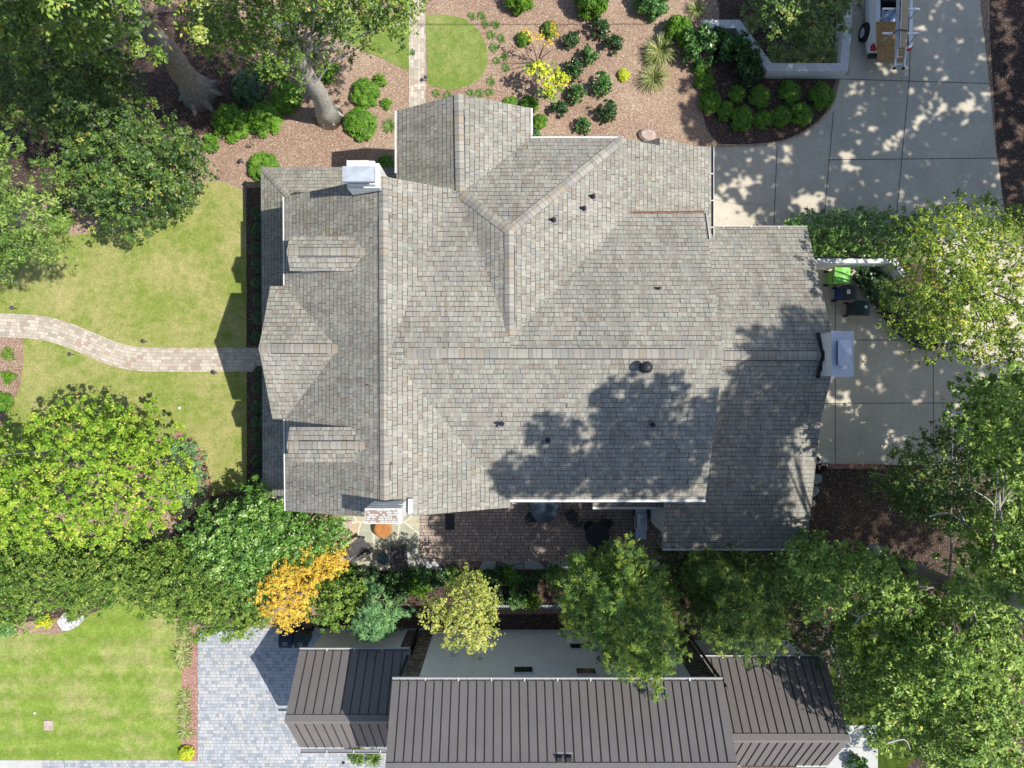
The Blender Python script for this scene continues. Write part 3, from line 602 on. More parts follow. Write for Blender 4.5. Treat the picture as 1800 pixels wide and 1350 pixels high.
def ridge_cap(name, A, B, sl, sr, w_=.155, parent=roof, lift=.035, ends=0.0):
    """row of cap shingles on a ridge from A to B; sl, sr = fall of the two slopes per metre"""
    t = (B-A); L_ = t.length; t.normalize(); h = Vector((t.x, t.y, 0)).normalized(); nn = Vector((-h.y, h.x, 0))
    mb = MB(); up = Vector((0, 0, lift)); n = max(1, int(L_/.19))
    vs = []; fs = []; uvs = []; mi = []
    for i in range(n):
        a = A + t*L_*i/n; b = A + t*L_*(i+1)/n; lf = Vector((0, 0, .012))
        la, lb = a+nn*w_-Vector((0, 0, sl*w_)), b+nn*w_-Vector((0, 0, sl*w_)); ra, rb = a-nn*w_-Vector((0, 0, sr*w_)), b-nn*w_-Vector((0, 0, sr*w_))
        for q, mm, uu in (([ra+up, rb+up+lf, b+up+lf, a+up], 0, 0), ([a+up, b+up+lf, lb+up+lf, la+up], 0, .4)):
            k = len(vs); vs += q; fs.append((k, k+1, k+2, k+3)); mi.append(mm); u0, u1 = i*.19, (i+1)*.19; uvs += [(u0, uu+.5), (u1, uu+.5), (u1, .7), (u0, .7)]
        for q in ([rb+up+lf, ra+up, ra-Vector((0, 0, .02)), rb-Vector((0, 0, .02))], [la+up, lb+up+lf, lb-Vector((0, 0, .02)), la-Vector((0, 0, .02))], [rb+up+lf, rb+up, b+up, b+up+lf], [b+up+lf, b+up, lb+up, lb+up+lf]):
            k = len(vs); vs += q; fs.append((k, k+1, k+2, k+3)); mi.append(1); uvs += [(0, 0)]*4  # cap sides take the painted shadow colour
    # painted dark shadow line of the ridge vent on both sides, a strip 2 cm wide
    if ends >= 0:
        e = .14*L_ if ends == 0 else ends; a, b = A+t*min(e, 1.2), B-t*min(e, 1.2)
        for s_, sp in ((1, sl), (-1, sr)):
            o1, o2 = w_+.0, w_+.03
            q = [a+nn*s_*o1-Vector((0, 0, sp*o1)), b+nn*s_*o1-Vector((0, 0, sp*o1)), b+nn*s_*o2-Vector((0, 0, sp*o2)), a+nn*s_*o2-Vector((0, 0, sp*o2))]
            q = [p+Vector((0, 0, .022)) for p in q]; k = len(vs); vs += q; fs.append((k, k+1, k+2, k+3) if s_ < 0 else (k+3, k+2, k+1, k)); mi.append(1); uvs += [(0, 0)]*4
    me = bpy.data.meshes.new(name); me.from_pydata([tuple(v) for v in vs], [], fs); ul = me.uv_layers.new(name='UVMap').data
    for l in me.loops: ul[l.index].uv = uvs[l.vertex_index]
    me.materials.append(M['cap']); me.materials.append(M['dark_line']); me.polygons.foreach_set('material_index', mi); me.update()
    o = bpy.data.objects.new(name, me); link(o, parent); return o
ridge_cap('ridge_cap', V['A'], V['B'], .5, .56)
ridge_cap('ridge_cap', V['J']+Vector((.5, 0, 0)), V['K'], .43, .43)
ridge_cap('ridge_cap', Vector(V['Mv'])+Vector((0, .1, 0)), V['Rr'], .6, .47)
ridge_cap('ridge_cap', V['a'], V['r4'], .53, .5)
ridge_cap('ridge_cap', V['a'], V['Rr'], .2, .35, ends=-1)
ridge_cap('ridge_cap', V['Rr'], V['Q'], .32, .3, ends=-1)
ridge_cap('ridge_cap', V['F'], V['G'], .54, .54)
ridge_cap('ridge_cap', Vector((V['K'].x-.3, W['r1'].y, 6.7)), W['r1'], .45, .5)
ridge_cap('ridge_cap', n_w, top_n, .3, .3, .12, ends=-1)
# dormers on the west slope
def dormer(py):
    k8 = 1-8.05/H; yr = (675-py)*k8/40; xf = -7.34; ze = 7.75; hw = .58
    xb = (8.05-10.73)/.56; xe = (ze-10.73)/.56
    d = MB(); d.slab([(xf, yr, 8.05), (xb, yr, 8.05), (xe, yr+hw, ze), (xf, yr+hw, ze)], .07, 0, 1); d.slab([(xf, yr, 8.05), (xf, yr-hw, ze), (xe, yr-hw, ze), (xb, yr, 8.05)], .07, 0, 1)
    o = d.build('dormer', [M['shingle'], M['trim']], HB, uv='snap')
    c = MB(); xc = xf+.14; hy = hw-.1
    zb = 10.73+.56*xc
    for s_ in (1, -1):
        c.poly([(xc, yr+s_*hy, zb-.1), (xe, yr+s_*hy, ze-.1), (xe, yr+s_*hy, ze-.04), (xc, yr+s_*hy, ze-.04)][::s_], 0)
    c.poly([(xc, yr-hy, zb-.1), (xc, yr-hy, ze), (xc, yr, 8.0), (xc, yr+hy, ze), (xc, yr+hy, zb-.1)], 0)
    c.build('cheek', M['trim'], o)
    wn_ = MB(); wn_.box(xc-.03, xc-.004, yr-.28, yr+.28, zb+.08, ze-.02); wn_.build('window', M['glass'], o)
    ridge_cap('ridge_cap', Vector((xf, yr, 8.05)), Vector((xb, yr, 8.05)), .5, .5, .13, parent=o)
dormer(442); dormer(783)
# walls (white painted brick) under every roof
wl = MB()
def wallring(pts, thick=.2):
    """closed ring of (x, y, ztop)"""
    n = len(pts)
    for i in range(n):
        a, b = pts[i], pts[(i+1) % n]; t = Vector((b[0]-a[0], b[1]-a[1], 0)); 
        if t.length < 1e-3: continue
        t.normalize(); nn = Vector((-t.y, t.x, 0))*thick
        A, B = Vector((a[0], a[1], 0)), Vector((b[0], b[1], 0))
        A2, B2 = A+nn, B+nn; za, zb = a[2], b[2]
        top = lambda p, z: Vector((p.x, p.y, z))
        wl.add([A, B, top(B, zb), top(A, za), A2, B2, top(B2, zb), top(A2, za)], [(0, 1, 2, 3), (5, 4, 7, 6), (3, 2, 6, 7), (4, 0, 3, 7), (1, 5, 6, 2)])
yN, yS = V['C'].y-.25, V['D'].y+.25
wallring([(-7.6,yS,6.2),(-4.1,yS,8.1),(-.25,yS,6.2),(-.25,-3.72,6.1),(6.2,-3.72,6.1),(6.55,.98,8.0),(6.3,5.7,6.1),(4.1,5.7,6.1),(4.0,8.2,6.0),(.35,8.2,6.0),(.35,9.35,6.1),(-1.78,9.35,7.2),(-3.75,9.35,6.0),(-3.75,yN,6.0),(-4.1,yN,8.1),(-7.6,yN,6.2)])
wallring([(6.4,-1.7,5.2),(5.9,-5.85,4.1),(10.7,-5.85,4.1),(10.7,-1.7,5.2),(10.75,.98,6.4),(10.7,5.5,4.4),(6.4,5.5,4.4)])
wallring([(4.1,5.0,4.6),(7.1,5.0,4.5),(7.1,8.5,4.5),(5.3,8.5,5.4),(4.1,8.2,5.8)])
wallring([(-9.5,-3.9,2.9),(-7.6,-3.9,2.9),(-7.6,8.1,2.9),(-9.5,8.1,2.9)])
wallring([(-9.5,8.1,2.9),(-7.6,8.1,2.9),(-4.3,8.1,2.9),(-4.3,6.3,2.9),(-9.5,6.3,2.9)])
wallring([(-8.2,-.85,6.2),(-7.0,-.85,6.2),(-7.0,3.1,6.2),(-8.2,3.1,6.2),(-8.2,1.2,7.2)])
wl.build('wall', M['wbrick'], HB, uv=True)
# gutters and fascia
gt = MB()
M['debris'] = m_plain('leaf_litter', (0.22, 0.13, 0.09), 0.9, var=.4, scale=20)
def gutter(a, b, w_=.11, h_=.1, out=(0, 0), parent=None, mat=None, solid=False, debris=None):
    A, B = Vector(a), Vector(b); t = (B-A).normalized(); nn = Vector((-t.y, t.x, 0)); o = Vector((out[0], out[1], 0))
    gmb = MB(); A = A+o*w_/2; B = B+o*w_/2; z = Vector((0, 0, .01))
    lips = ((-w_/2, -w_/2+.012, 0), (w_/2-.02, w_/2, 0)); sgn = nn.x*out[0]+nn.y*out[1]
    for s0, s1, zz in (lips[1:] if sgn > 0 else lips[:1]) if not solid else ((-w_/2, w_/2, 0),):
        q = [A+nn*s0, B+nn*s0, B+nn*s1, A+nn*s1]; gmb.add([p-Vector((0, 0, h_)) for p in q]+[p+z for p in q], [(0,3,2,1),(4,5,6,7),(0,1,5,4),(1,2,6,5),(2,3,7,6),(3,0,4,7)])
    q = [A-nn*w_/2, B-nn*w_/2, B+nn*w_/2, A+nn*w_/2]; gmb.add([p-Vector((0, 0, h_)) for p in q]+[p-Vector((0, 0, h_*.75)) for p in q], [(0,3,2,1),(4,5,6,7)], 1)
    n = int((B-A).length/1.2)
    for i in range(1, n+1):
        p = A.lerp(B, i/(n+1)); q = [p+t*.02-nn*w_/2, p+t*.02+nn*w_/2, p-t*.02+nn*w_/2, p-t*.02-nn*w_/2]; gmb.add([x+Vector((0, 0, -.005)) for x in q], [(0, 1, 2, 3)])
    return gmb.build('gutter', [mat or M['trim'], debris or M['dark_line']], parent or HB)
gutter(V['V'], V['Lr'], w_=.09, out=(0, -1), solid=True); gutter(V['T'], V['U'], w_=.07, out=(0, 1), debris=M['debris'], mat=M['debris']); gutter(V['q3'], V['s']-Vector((0, .35, 0)), out=(1, 0))
gutter(W['s0'], W['s1'], out=(0, -1), w_=.05, solid=True); gutter(W['n0']+Vector((2.6,0,0)), W['n1'], out=(0, 1), w_=.06, debris=M['debris']); gutter(P(1042,891,3.1), P(1166,891,3.1), out=(0, -1), w_=.09, solid=True); gutter(V['v4'], V['Q'], out=(0, 1), w_=.06, solid=True); gutter(V['e4'], V['v4']+Vector((0, .1, 0)), out=(1, 0), w_=.07, solid=True)
gutter(V['w4n'], V['w4n']-Vector((0, 2.2, 0)), out=(-1, 0), w_=.06, solid=True); gutter(n_w, s_w, out=(-1, 0), w_=.03, solid=True, mat=M['flashg']); gutter(n_w, Vector((ne.x-.05, n_w.y, 3.0)), out=(0, 1), w_=.03, solid=True, mat=M['flashg']); gutter(V['C'], V['Hn']+Vector((0, .02, 0)), out=(-1, 0), w_=.04, solid=True); gutter(V['Hs'], V['D'], out=(-1, 0), w_=.04, solid=True)
kk_ = V['U'].lerp(V['K'], .20); gutter(V['U']+Vector((0, 0, .03)), kk_+Vector((0, 0, .03)), w_=.07, out=(1, 0))
# vent pipes through the shingles
def zroof(x, y):
    hit = None; dg = SC
    return None
def pipe(px, py, z, r=.05, h=.28):
    p = P(px, py, z); mb = MB(); mb.lathe([(r*1.9, -.05), (r*1.7, .05), (r, .09), (r, h), (r*.8, h)], p, 12)
    mb.box(p.x-.11, p.x+.11, p.y-.14, p.y+.10, z-.05, z+.02, 1)
    mb.build('vent_pipe', [M['lead'], M['flashg']], HB, smooth=False)
for px, py, z in ((1042,346,6.85),(1026,367,7.0),(973,387,7.52),(1157,508,7.35),(882,745,7.52),(963,774,7.35),(1147,747,7.55)): pipe(px, py, z)
bp = P(1132,646,8.2); mb = MB(); mb.lathe([(.17,-.1),(.16,.1),(.1,.14),(.1,.42),(.17,.44),(.19,.5),(.14,.6),(.05,.64)], bp, 20); mb.build('roof_vent', M['dplastic'], HB, smooth=True)
# chimneys
def chimney(parts, cap=None, flash=None):
    mb = MB()
    for b in parts: mb.box(*b)
    o = mb.build('chimney', M['wbrick'], HB, uv=True)
    return o
# north-west chimney
o = chimney([(-5.22,-4.2,6.2,6.98,3.0,8.75), (-5.16,-4.3,6.24,6.98,8.75,9.0), (-5.1,-4.42,6.28,6.9,9.0,9.3)])
mb = MB(); mb.poly([(-5.25,5.98,7.66),(-4.16,5.98,8.28),(-4.16,6.19,8.32),(-5.25,6.19,7.72)]); mb.poly([(-5.27,6.19,7.6),(-4.17,6.19,8.3),(-4.17,6.19,8.48),(-5.27,6.19,7.86)], 1); mb.build('flashing', [M['lead'], M['lead']], o)
c0, c1 = P(602,319,9.78), P(658,292,9.78); mb = MB(); mb.box(c0.x, c1.x, c0.y, c1.y, 9.62, 9.78); mb.box(c0.x+.12, c1.x-.12, c0.y+.08, c1.y-.05, 9.3, 9.62, 1)
m0 = (c0+c1)/2; mb.add([(c0.x+.03,c0.y+.03,9.784),(c1.x-.03,c0.y+.03,9.784),(c1.x-.03,c1.y-.03,9.784),(c0.x+.03,c1.y-.03,9.784),(m0.x,m0.y,9.84)], [(0,1,4),(1,2,4),(2,3,4),(3,0,4)])
mb.build('chimney_cap', [M['sheet'], M['lead']], o)
# south-west chimney, worn bricks on its top
c0, c1 = P(641,921,9.4), P(706,894,9.4)
o = chimney([(c0.x+.06, c1.x-.06, c0.y+.05, c1.y+.05, 3.0, 8.9), (c0.x+.03, c1.x-.02, c0.y+.02, c1.y+.02, 8.9, 9.2)])
mb = MB(); mb.box(c0.x, c1.x, c0.y, c1.y, 9.2, 9.38); mb.box(c0.x+.04, c1.x-.12, c0.y+.04, c1.y-.04, 9.38, 9.41, 1); mb.build('chimney_cap', [M['wbrick'], M['worn_brick']], o, uv=True)
mb = MB(); mb.box(c1.x+.02, c1.x+.16, c0.y+.1, c1.y+.1, 8.0, 8.2); mb.build('flashing', M['trim'], o)
# east chimney beside the drive
x0, x1, y0, y1 = 10.75, 11.44, .27, 1.75
o = chimney([(x0, x1, y0, y1, 0, 7.32)])
mb = MB(); mb.box(x0-.03, x1+.03, y0-.03, y1+.03, 7.32, 7.38); mb.build('crown', m_plain('pale_sheet_metal', (0.52, 0.57, 0.64), 0.5, 0.0, var=0.1, scale=3, bstr=0.02), o)
c0, c1 = P(1474,643,7.62), P(1497,597,7.62); mb = MB(); mb.box(c0.x, c1.x, c0.y, c1.y, 7.56, 7.62, 0); mb.box(c0.x+.04, c1.x-.04, c0.y+.04, c1.y-.04, 7.38, 7.56, 1)
m0 = (c0+c1)/2; mb.add([(c0.x+.02,c0.y+.02,7.624),(c1.x-.02,c0.y+.02,7.624),(c1.x-.02,c1.y-.02,7.624),(c0.x+.02,c1.y-.02,7.624),(m0.x,m0.y,7.68)], [(0,1,4),(1,2,4),(2,3,4),(3,0,4)])
mb.build('chimney_cap', [M['steel'], M['lead']], o)
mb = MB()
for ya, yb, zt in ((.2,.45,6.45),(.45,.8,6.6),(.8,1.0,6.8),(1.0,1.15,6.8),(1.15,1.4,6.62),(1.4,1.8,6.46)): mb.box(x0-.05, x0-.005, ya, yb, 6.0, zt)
mb.poly([(10.6,.2,6.40),(10.75,.2,6.40),(10.75,1.0,6.76),(10.66,1.0,6.76)]); mb.poly([(10.66,1.0,6.765),(10.75,1.0,6.765),(10.75,1.8,6.42),(10.6,1.8,6.42)]); mb.build('flashing', M['lead'], o)  # stepped flashing, plus dark strips painting shade on the roof beside it
# satellite of the porch: stepped white parapet by the kitchen door
mb = MB()
for a, b, z0, z1 in (((1152,905),(1157,926),0,1.6),((1156,892),(1163,922),0,1.9)): 
    p, q = P(a[0], b[1], z1), P(b[0], a[1], z1); mb.box(p.x, q.x, p.y, q.y, z0, z1)
p, q = P(1146,918,1.1), P(1153,903,1.1); mb.box(p.x, q.x, p.y, q.y, 0, 1.1)
tag(mb.build('step_wall', M['trim'], None, bevel=.01), 'white stepped side wall next to the steel grill', 'wall')

# ================================================================== NEIGHBOUR'S HOUSE
NB = empty('modern_house', (0, -12, 0), 0, 'modern white stucco house with dark metal seam roofs', 'house')
def NBm(mb, name, mats, parent=None, **k):
    mb.v = [(x, y+12, z) for x, y, z in mb.v] if parent is None else mb.v
    return mb.build(name, mats, parent or NB, **k)
def seam_roof(xl0, xl1, xr0, xr1, ye, ze, yr, zr, ys, zs, n, cap=True, name='roof'):
    """metal gable: eave y/z, ridge, far eave; xl0/xr0 at eave, xl1/xr1 at ridge"""
    mb = MB(); t = .14
    e0, e1, r0, r1, s0, s1 = Vector((xl0,ye,ze)), Vector((xr0,ye,ze)), Vector((xl1,yr,zr)), Vector((xr1,yr,zr)), Vector((xl0,ys,zs)), Vector((xr0,ys,zs))
    mb.slab([e0, e1, r1, r0], t, 0, 1); mb.slab([r0, r1, s1, s0], t, 0, 1)
    for A, B, C_, D_ in ((e0, e1, r0, r1), (s0, s1, r0, r1)):
        for i in range(1, n):
            q = i/n; p0, p1 = A.lerp(B, q), C_.lerp(D_, q); p1 = p1.lerp(p0, .05)
            tt = (p1-p0).normalized(); sd = Vector((1, 0, 0))*.010; up = tt.cross(Vector((1, 0, 0))); up = up if up.z > 0 else -up; up = up*.032
            mb.add([p0-sd, p0+sd, p1+sd, p1-sd, p0-sd+up, p0+sd+up, p1+sd+up, p1-sd+up], [(4,5,6,7),(0,1,5,4),(1,2,6,5),(2,3,7,6),(3,0,4,7)], 2)
            for ex in (.33, .66):   # low stiffening ribs in every pan
                q2 = (i-1+ex)/n; a0, a1 = A.lerp(B, q2), C_.lerp(D_, q2).lerp(A.lerp(B, q2), .05); s2 = Vector((.012, 0, 0)); u2 = up*.12
                mb.add([a0-s2, a0+s2, a1+s2, a1-s2, a0-s2+u2, a0+s2+u2, a1+s2+u2, a1-s2+u2], [(4,5,6,7),(0,1,5,4),(2,3,7,6),(1,2,6,5),(3,0,4,7)], 0)
    o = NBm(mb, name, [M['seam'], M['seam_l'], M['lead']])
    cpm = MB(); w_ = .17
    for A, B in ((e0, s0),):
        pe = (zr-ze)/abs(yr-ye); ps = (zr-zs)/abs(ys-yr)
        cpm.slab([r0+Vector((0,0,.05)), r1+Vector((0,0,.05)), r1+Vector((0,w_,.05-pe*w_)), r0+Vector((0,w_,.05-pe*w_))], .05, 0, 1)
        cpm.slab([r0+Vector((0,0,.052)), r1+Vector((0,0,.052)), r1+Vector((0,-w_,.052-ps*w_)), r0+Vector((0,-w_,.052-ps*w_))], .05, 0, 1)
    cpm.v = [(x, y+12, z) for x, y, z in cpm.v]
    cpm.build('ridge_flashing', [M['seam_l'], M['lead']], o)
    return o
wgx = P(500,1270,4.95).x
seam_roof(wgx, wgx, -4.0, -4.0, -10.56, 3.12, -12.45, 4.95, -14.4, 3.06, 13)
seam_roof(-4.2, -4.1, 7.4, 7.3, -10.42, 6.3, -12.45, 8.3, -14.6, 6.3, 39)
seam_roof(7.3, 7.3, 12.5, 12.5, -10.95, 2.85, -13.15, 4.95, -15.1, 3.1, 16)
def ngut(a, b, mat=None, w_=.12):
    o = gutter(a, b, w_=w_, out=(0, 1 if a[1] > -12 else -1), parent=None, mat=mat, debris=M['flashg']); o.parent = NB
    o.data.transform(Matrix.Translation((0, 12, 0)))
ngut((wgx, -10.56, 3.12), (-4.05, -10.56, 3.12)); ngut((-4.2, -10.42, 6.3), (7.4, -10.42, 6.3)); ngut((7.4, -10.95, 2.85), (12.5, -10.95, 2.85)); ngut((wgx,-14.52,3.06), (-4.15,-14.52,3.06)); ngut((7.4,-15.22,3.1), (12.5,-15.22,3.1))
# walls
mb = MB(); mb.box(-8.2, -4.6, -14.2, -10.8, 0, 2.95); mb.add([(-8.2,-10.8,2.95),(-8.2,-12.45,4.75),(-8.2,-14.2,2.95)], [(0,1,2)])
mb.box(-3.42, 6.6, -14.3, -10.8, 0, 6.15); mb.box(7.55, 12.2, -15.0, -11.25, 0, 2.8); NBm(mb, 'wall', M['stucco'], uv=True)
for bb in ((-4.6, -4.22, -14.2, -10.83, 0, 2.95), (-4.0, -3.42, -14.3, -10.82, 0, 6.12), (6.6, 7.5, -14.3, -10.82, 0, 6.12)): mb = MB(); mb.box(*bb); NBm(mb, 'stone_cladding', M['ledge'], uv=True)
for dx_ in (-4.12, 7.56): mb = MB(); mb.tube([(dx_,-10.73,.1),(dx_,-10.7,6.2)], .055, 8); NBm(mb, 'downspout', M['dplastic'])
for px, py, z0 in ((1017,1140,1.75),(920,1187,4.15),(1030,1190,4.3)):
    x = (px-900)*(1-(z0+.25)/H)/40; mb = MB(); mb.box(x-.34, x+.34, -10.806, -10.77, z0, z0+.62); o = NBm(mb, 'window', M['dplastic'])
    g2 = MB(); g2.box(x-.27, x+.27, 1.205+.0, 1.235, z0+.07, z0+.55); g2.build('pane', M['glass'], o); s2 = MB(); s2.box(x-.38, x+.38, 1.2, 1.28, z0+.62, z0+.66); s2.build('lintel', M['trim'], o)
for px in (795, 1017): 
    x = (px-900)*.9/40; mb = MB(); mb.cbox((x, -10.74, 3.0 if px < 900 else 1.3), (.16, .1, .2)); NBm(mb, 'wall_lamp', M['trim'])
for px in (983, 999):
    p = P(px, 1331, 7.9); mb = MB(); mb.cbox((p.x, p.y, p.z+.02), (.28, .34, .06)); mb.cbox((p.x, p.y+.03, p.z+.16), (.17, .2, .24), 1); NBm(mb, 'roof_vent', [M['sheet'], M['lead']])

# ================================================================== GARDEN WALLS
def wallpath(name, cl, z, w_, label, cat='wall', capm=None):
    pts = [P(a, b, z) for a, b in cl]; mb = MB(); tp = MB()
    ls, rs = [], []
    for i, p in enumerate(pts):
        d0 = (p-pts[i-1]).normalized() if i else (pts[1]-p).normalized(); d1 = (pts[i+1]-p).normalized() if i < len(pts)-1 else d0
        b = (d0+d1).normalized(); nn = Vector((-b.y, b.x, 0)); s = 1/max(.4, math.cos(d0.angle(d1)/2)); ls.append(p+nn*w_/2*s); rs.append(p-nn*w_/2*s)
    for i in range(len(pts)-1):
        a, b, c, d = rs[i], rs[i+1], ls[i+1], ls[i]; z0 = lambda v: Vector((v.x, v.y, 0)); z1 = lambda v: Vector((v.x, v.y, z-.06))
        mb.add([z0(a), z0(b), z1(b), z1(a)], [(0,1,2,3)]); mb.add([z0(c), z0(d), z1(d), z1(c)], [(0,1,2,3)])
    mb.add([Vector((ls[0].x, ls[0].y, 0)), Vector((rs[0].x, rs[0].y, 0)), rs[0]-Vector((0,0,.06)), ls[0]-Vector((0,0,.06))], [(0,1,2,3)])
    mb.add([Vector((rs[-1].x, rs[-1].y, 0)), Vector((ls[-1].x, ls[-1].y, 0)), ls[-1]-Vector((0,0,.06)), rs[-1]-Vector((0,0,.06))], [(0,1,2,3)])
    e = empty(name, (0, 0, 0), 0, label, cat); mb.build('brick_face', M['wbrick'], e, uv=True)
    vs, fs, uv, u = [], [], [], 0
    for i in range(len(pts)-1):
        L_ = (pts[i+1]-pts[i]).length; k = len(vs)
        vs += [rs[i], rs[i+1], ls[i+1], ls[i]]; fs.append((k, k+1, k+2, k+3)); uv += [(u, 0), (u+L_, 0), (u+L_, w_), (u, w_)]; u += L_
        for p, q in ((rs[i], rs[i+1]), (ls[i+1], ls[i])):
            k = len(vs); vs += [p-Vector((0,0,.06)), q-Vector((0,0,.06)), q, p]; fs.append((k, k+1, k+2, k+3)); uv += [(u-L_, 0), (u, 0), (u, .06), (u-L_, .06)]
    me = bpy.data.meshes.new('coping'); me.from_pydata([tuple(v) for v in vs], [], fs); ul = me.uv_layers.new(name='UVMap').data
    for l in me.loops: ul[l.index].uv = uv[l.vertex_index]
    me.materials.append(capm or M['wsoldier']); me.update(); o = bpy.data.objects.new('coping', me); link(o, e); return e
wallpath('planter_wall', [(1236,42),(1297,42),(1353,118),(1484,118.5),(1489,60),(1494,-60)], .72, .36, 'white brick planter wall with an angled corner beside the driveway')
wallpath('retaining_wall', [(1405,458.5),(1573,458.5),(1591,488)], 1.5, .20, 'low white brick wall with a bent end below the hedge')
mb = MB(); rl = empty('railing', (0, 0, 0), 0, 'thin black metal railing between the hedge and the white wall', 'railing')
pp = [P(1410,452,1.9), P(1573,452,1.9), P(1588,447,1.9)]; mb.tube(pp, .02, 6); mb.tube([p-Vector((0,0,.75)) for p in pp], .015, 6); mb.build('rail', M['black'], rl)
for i in range(7):
    p = P(1415+i*26, 452, 1.9); mb = MB(); mb.tube([(p.x, p.y, 0), (p.x, p.y, 1.92)], .02, 6); mb.build('post', M['black'], rl)
mb = MB(); pp = [P(1590,489,1.35), P(1600,484,1.35), P(1612,478,1.2)]; mb.tube(pp, .018, 6); mb.tube([(pp[2].x,pp[2].y,0), tuple(pp[2])], .018, 6); mb.build('handrail', M['black'], rl)
a, b = P(842,1061), P(1010,1069); mb = MB(); mb.box(a.x, b.x, b.y, a.y, 0, .2); tag(mb.build('timber_edging', M['stone'], None, bevel=.01), 'long grey timber edging of the sloping bed behind the stucco house', 'edging')
# power line whose thin shadow crosses the front bed
mb = MB(); mb.tube([(-45, 14.8, 8.3), (-20, 15.0, 8.05), (0, 15.07, 8.0), (20, 15.1, 8.1), (45, 15.3, 8.5)], .018, 5); tag(mb.build('power_line', M['black']), 'thin black overhead cable crossing above the front garden', 'cable')

# ================================================================== WHEELED BINS
def bin_(px, py, rz, body, lid, label, note=None, group=None, sz=(.62, .62)):
    p = P(px, py, 1.08); e = empty('wheeled_bin', (p.x, p.y, 0), rz, label, 'bin', group)
    w_, d = sz; mb = MB()
    # body tapers downwards; handle side is +y, front is -y
    b0 = [(-w_*.38,-d*.36),(w_*.38,-d*.36),(w_*.38,d*.34),(-w_*.38,d*.34)]; b1 = [(-w_*.48,-d*.5),(w_*.48,-d*.5),(w_*.48,d*.42),(-w_*.48,d*.42)]
    vs = [(x, y, .06) for x, y in b0]+[(x, y, 1.0) for x, y in b1]; mb.add(vs, [(3,2,1,0),(4,5,6,7),(0,1,5,4),(1,2,6,5),(2,3,7,6),(3,0,4,7)])
    mb.box(-w_*.5, w_*.5, -d*.52, d*.44, .93, 1.0); mb.build('body', body, e, bevel=.02)
    mb = MB(); n = 6
    for i in range(n):
        y0, y1 = -d*.54+i*d/n, -d*.54+(i+1)*d/n; z0, z1 = 1.01+.07*math.sin(math.pi*min(1, (i+.3)/n)), 1.01+.07*math.sin(math.pi*min(1, (i+1.3)/n))
        mb.add([(-w_*.52,y0,1.0),(w_*.52,y0,1.0),(w_*.52,y1,1.0),(-w_*.52,y1,1.0),(-w_*.5,y0,z0),(w_*.5,y0,z0),(w_*.5,y1,z1),(-w_*.5,y1,z1)], [(3,2,1,0),(4,5,6,7),(0,1,5,4),(1,2,6,5),(2,3,7,6),(3,0,4,7)])
    l_ = mb.build('lid', lid, e)
    mb = MB(); mb.tube([(-w_*.42,d*.42,.95),(-w_*.42,d*.56,.98),(w_*.42,d*.56,.98),(w_*.42,d*.42,.95)], .016, 6); mb.build('handle', M['dplastic'], e)
    for s in (-1, 1):
        mb = MB(); mb.lathe([(.03,-.03),(.11,-.03),(.12,0),(.11,.03),(.03,.03)], (0,0,0), 14); o = mb.build('wheel', M['tyre'], e); o.rotation_euler = (0, R_(90), 0); o.location = (s*w_*.44, d*.4, .12)
    if note == 'paper':
        mb = MB(); mb.box(-.09, .1, -.02, .13, 1.086, 1.09, 0, Matrix.Rotation(.05, 4, 'Z')); mb.build('paper_label', M['trim'], e)
    if note in ('smudge',):
        mb = MB(); mb.add([(-.02,-.2,1.075),(.1,-.22,1.075),(.12,-.12,1.085),(.05,-.07,1.088),(.0,-.1,1.085)], [(0,1,2,3,4)]); mb.build('sticker', M['trim'], e)
    if note == 'text':
        rg = random.Random(int(px)); mb = MB()     # small stencilled marks, two lines, as far as they can be read
        for ly, nn in ((-.13, 6), (-.22, 5)):
            for i in range(nn):
                x = -.11+.22*i/nn; 
                if (i+int(px)) % 2: mb.box(x, x+.01, ly, ly+.05, 1.07, 1.084); mb.box(x, x+.03, ly+.04, ly+.05, 1.07, 1.084)
                else: mb.box(x, x+.03, ly+.0, ly+.01, 1.07, 1.084); mb.box(x+.02, x+.03, ly, ly+.045, 1.07, 1.084)
        mb.build('stencil', M['trim'], e)
    return e
green = m_plain('bright_green_plastic', (0.19, 0.50, 0.09), .45, var=.12); blue = m_plain('blue_plastic', (0.01, 0.035, 0.17), .4, var=.1); blid = m_plain('black_bin_lid', (0.035, 0.033, 0.036), .35); dgreen = m_plain('dark_green_plastic', (0.02, 0.035, 0.035), .4)
navy = m_plain('navy_plastic', (0.02, 0.025, 0.05), .4)
bin_(1481, 484, R_(88), green, green, 'bright green wheeled bin against the white wall', sz=(.68,.66))
bin_(1494, 513, R_(88), blue, blid, 'blue wheeled bin with a black lid and white paper label', 'paper')
bin_(1516, 541, R_(86), dgreen, dgreen, 'dark green wheeled bin with a white sticker on its lid', 'smudge')
bin_(501, 1126, R_(-1), navy, navy, 'navy bin with white lettering under the orange tree', 'text', sz=(.56,.6))
bin_(528, 1127, R_(-3), dgreen, dgreen, 'dark green bin with white lettering next to the stucco wall', 'text', sz=(.56,.58))

# ================================================================== PICKUP TRUCK
tx0, tx1, ty = 15.33, 17.0, 14.25
tk = empty('pickup_truck', ((tx0+tx1)/2, ty, 0), 0, 'white pickup truck with a ladder rack, ladder and plywood on the driveway', 'truck')
hw = (tx1-tx0)/2
mb = MB()
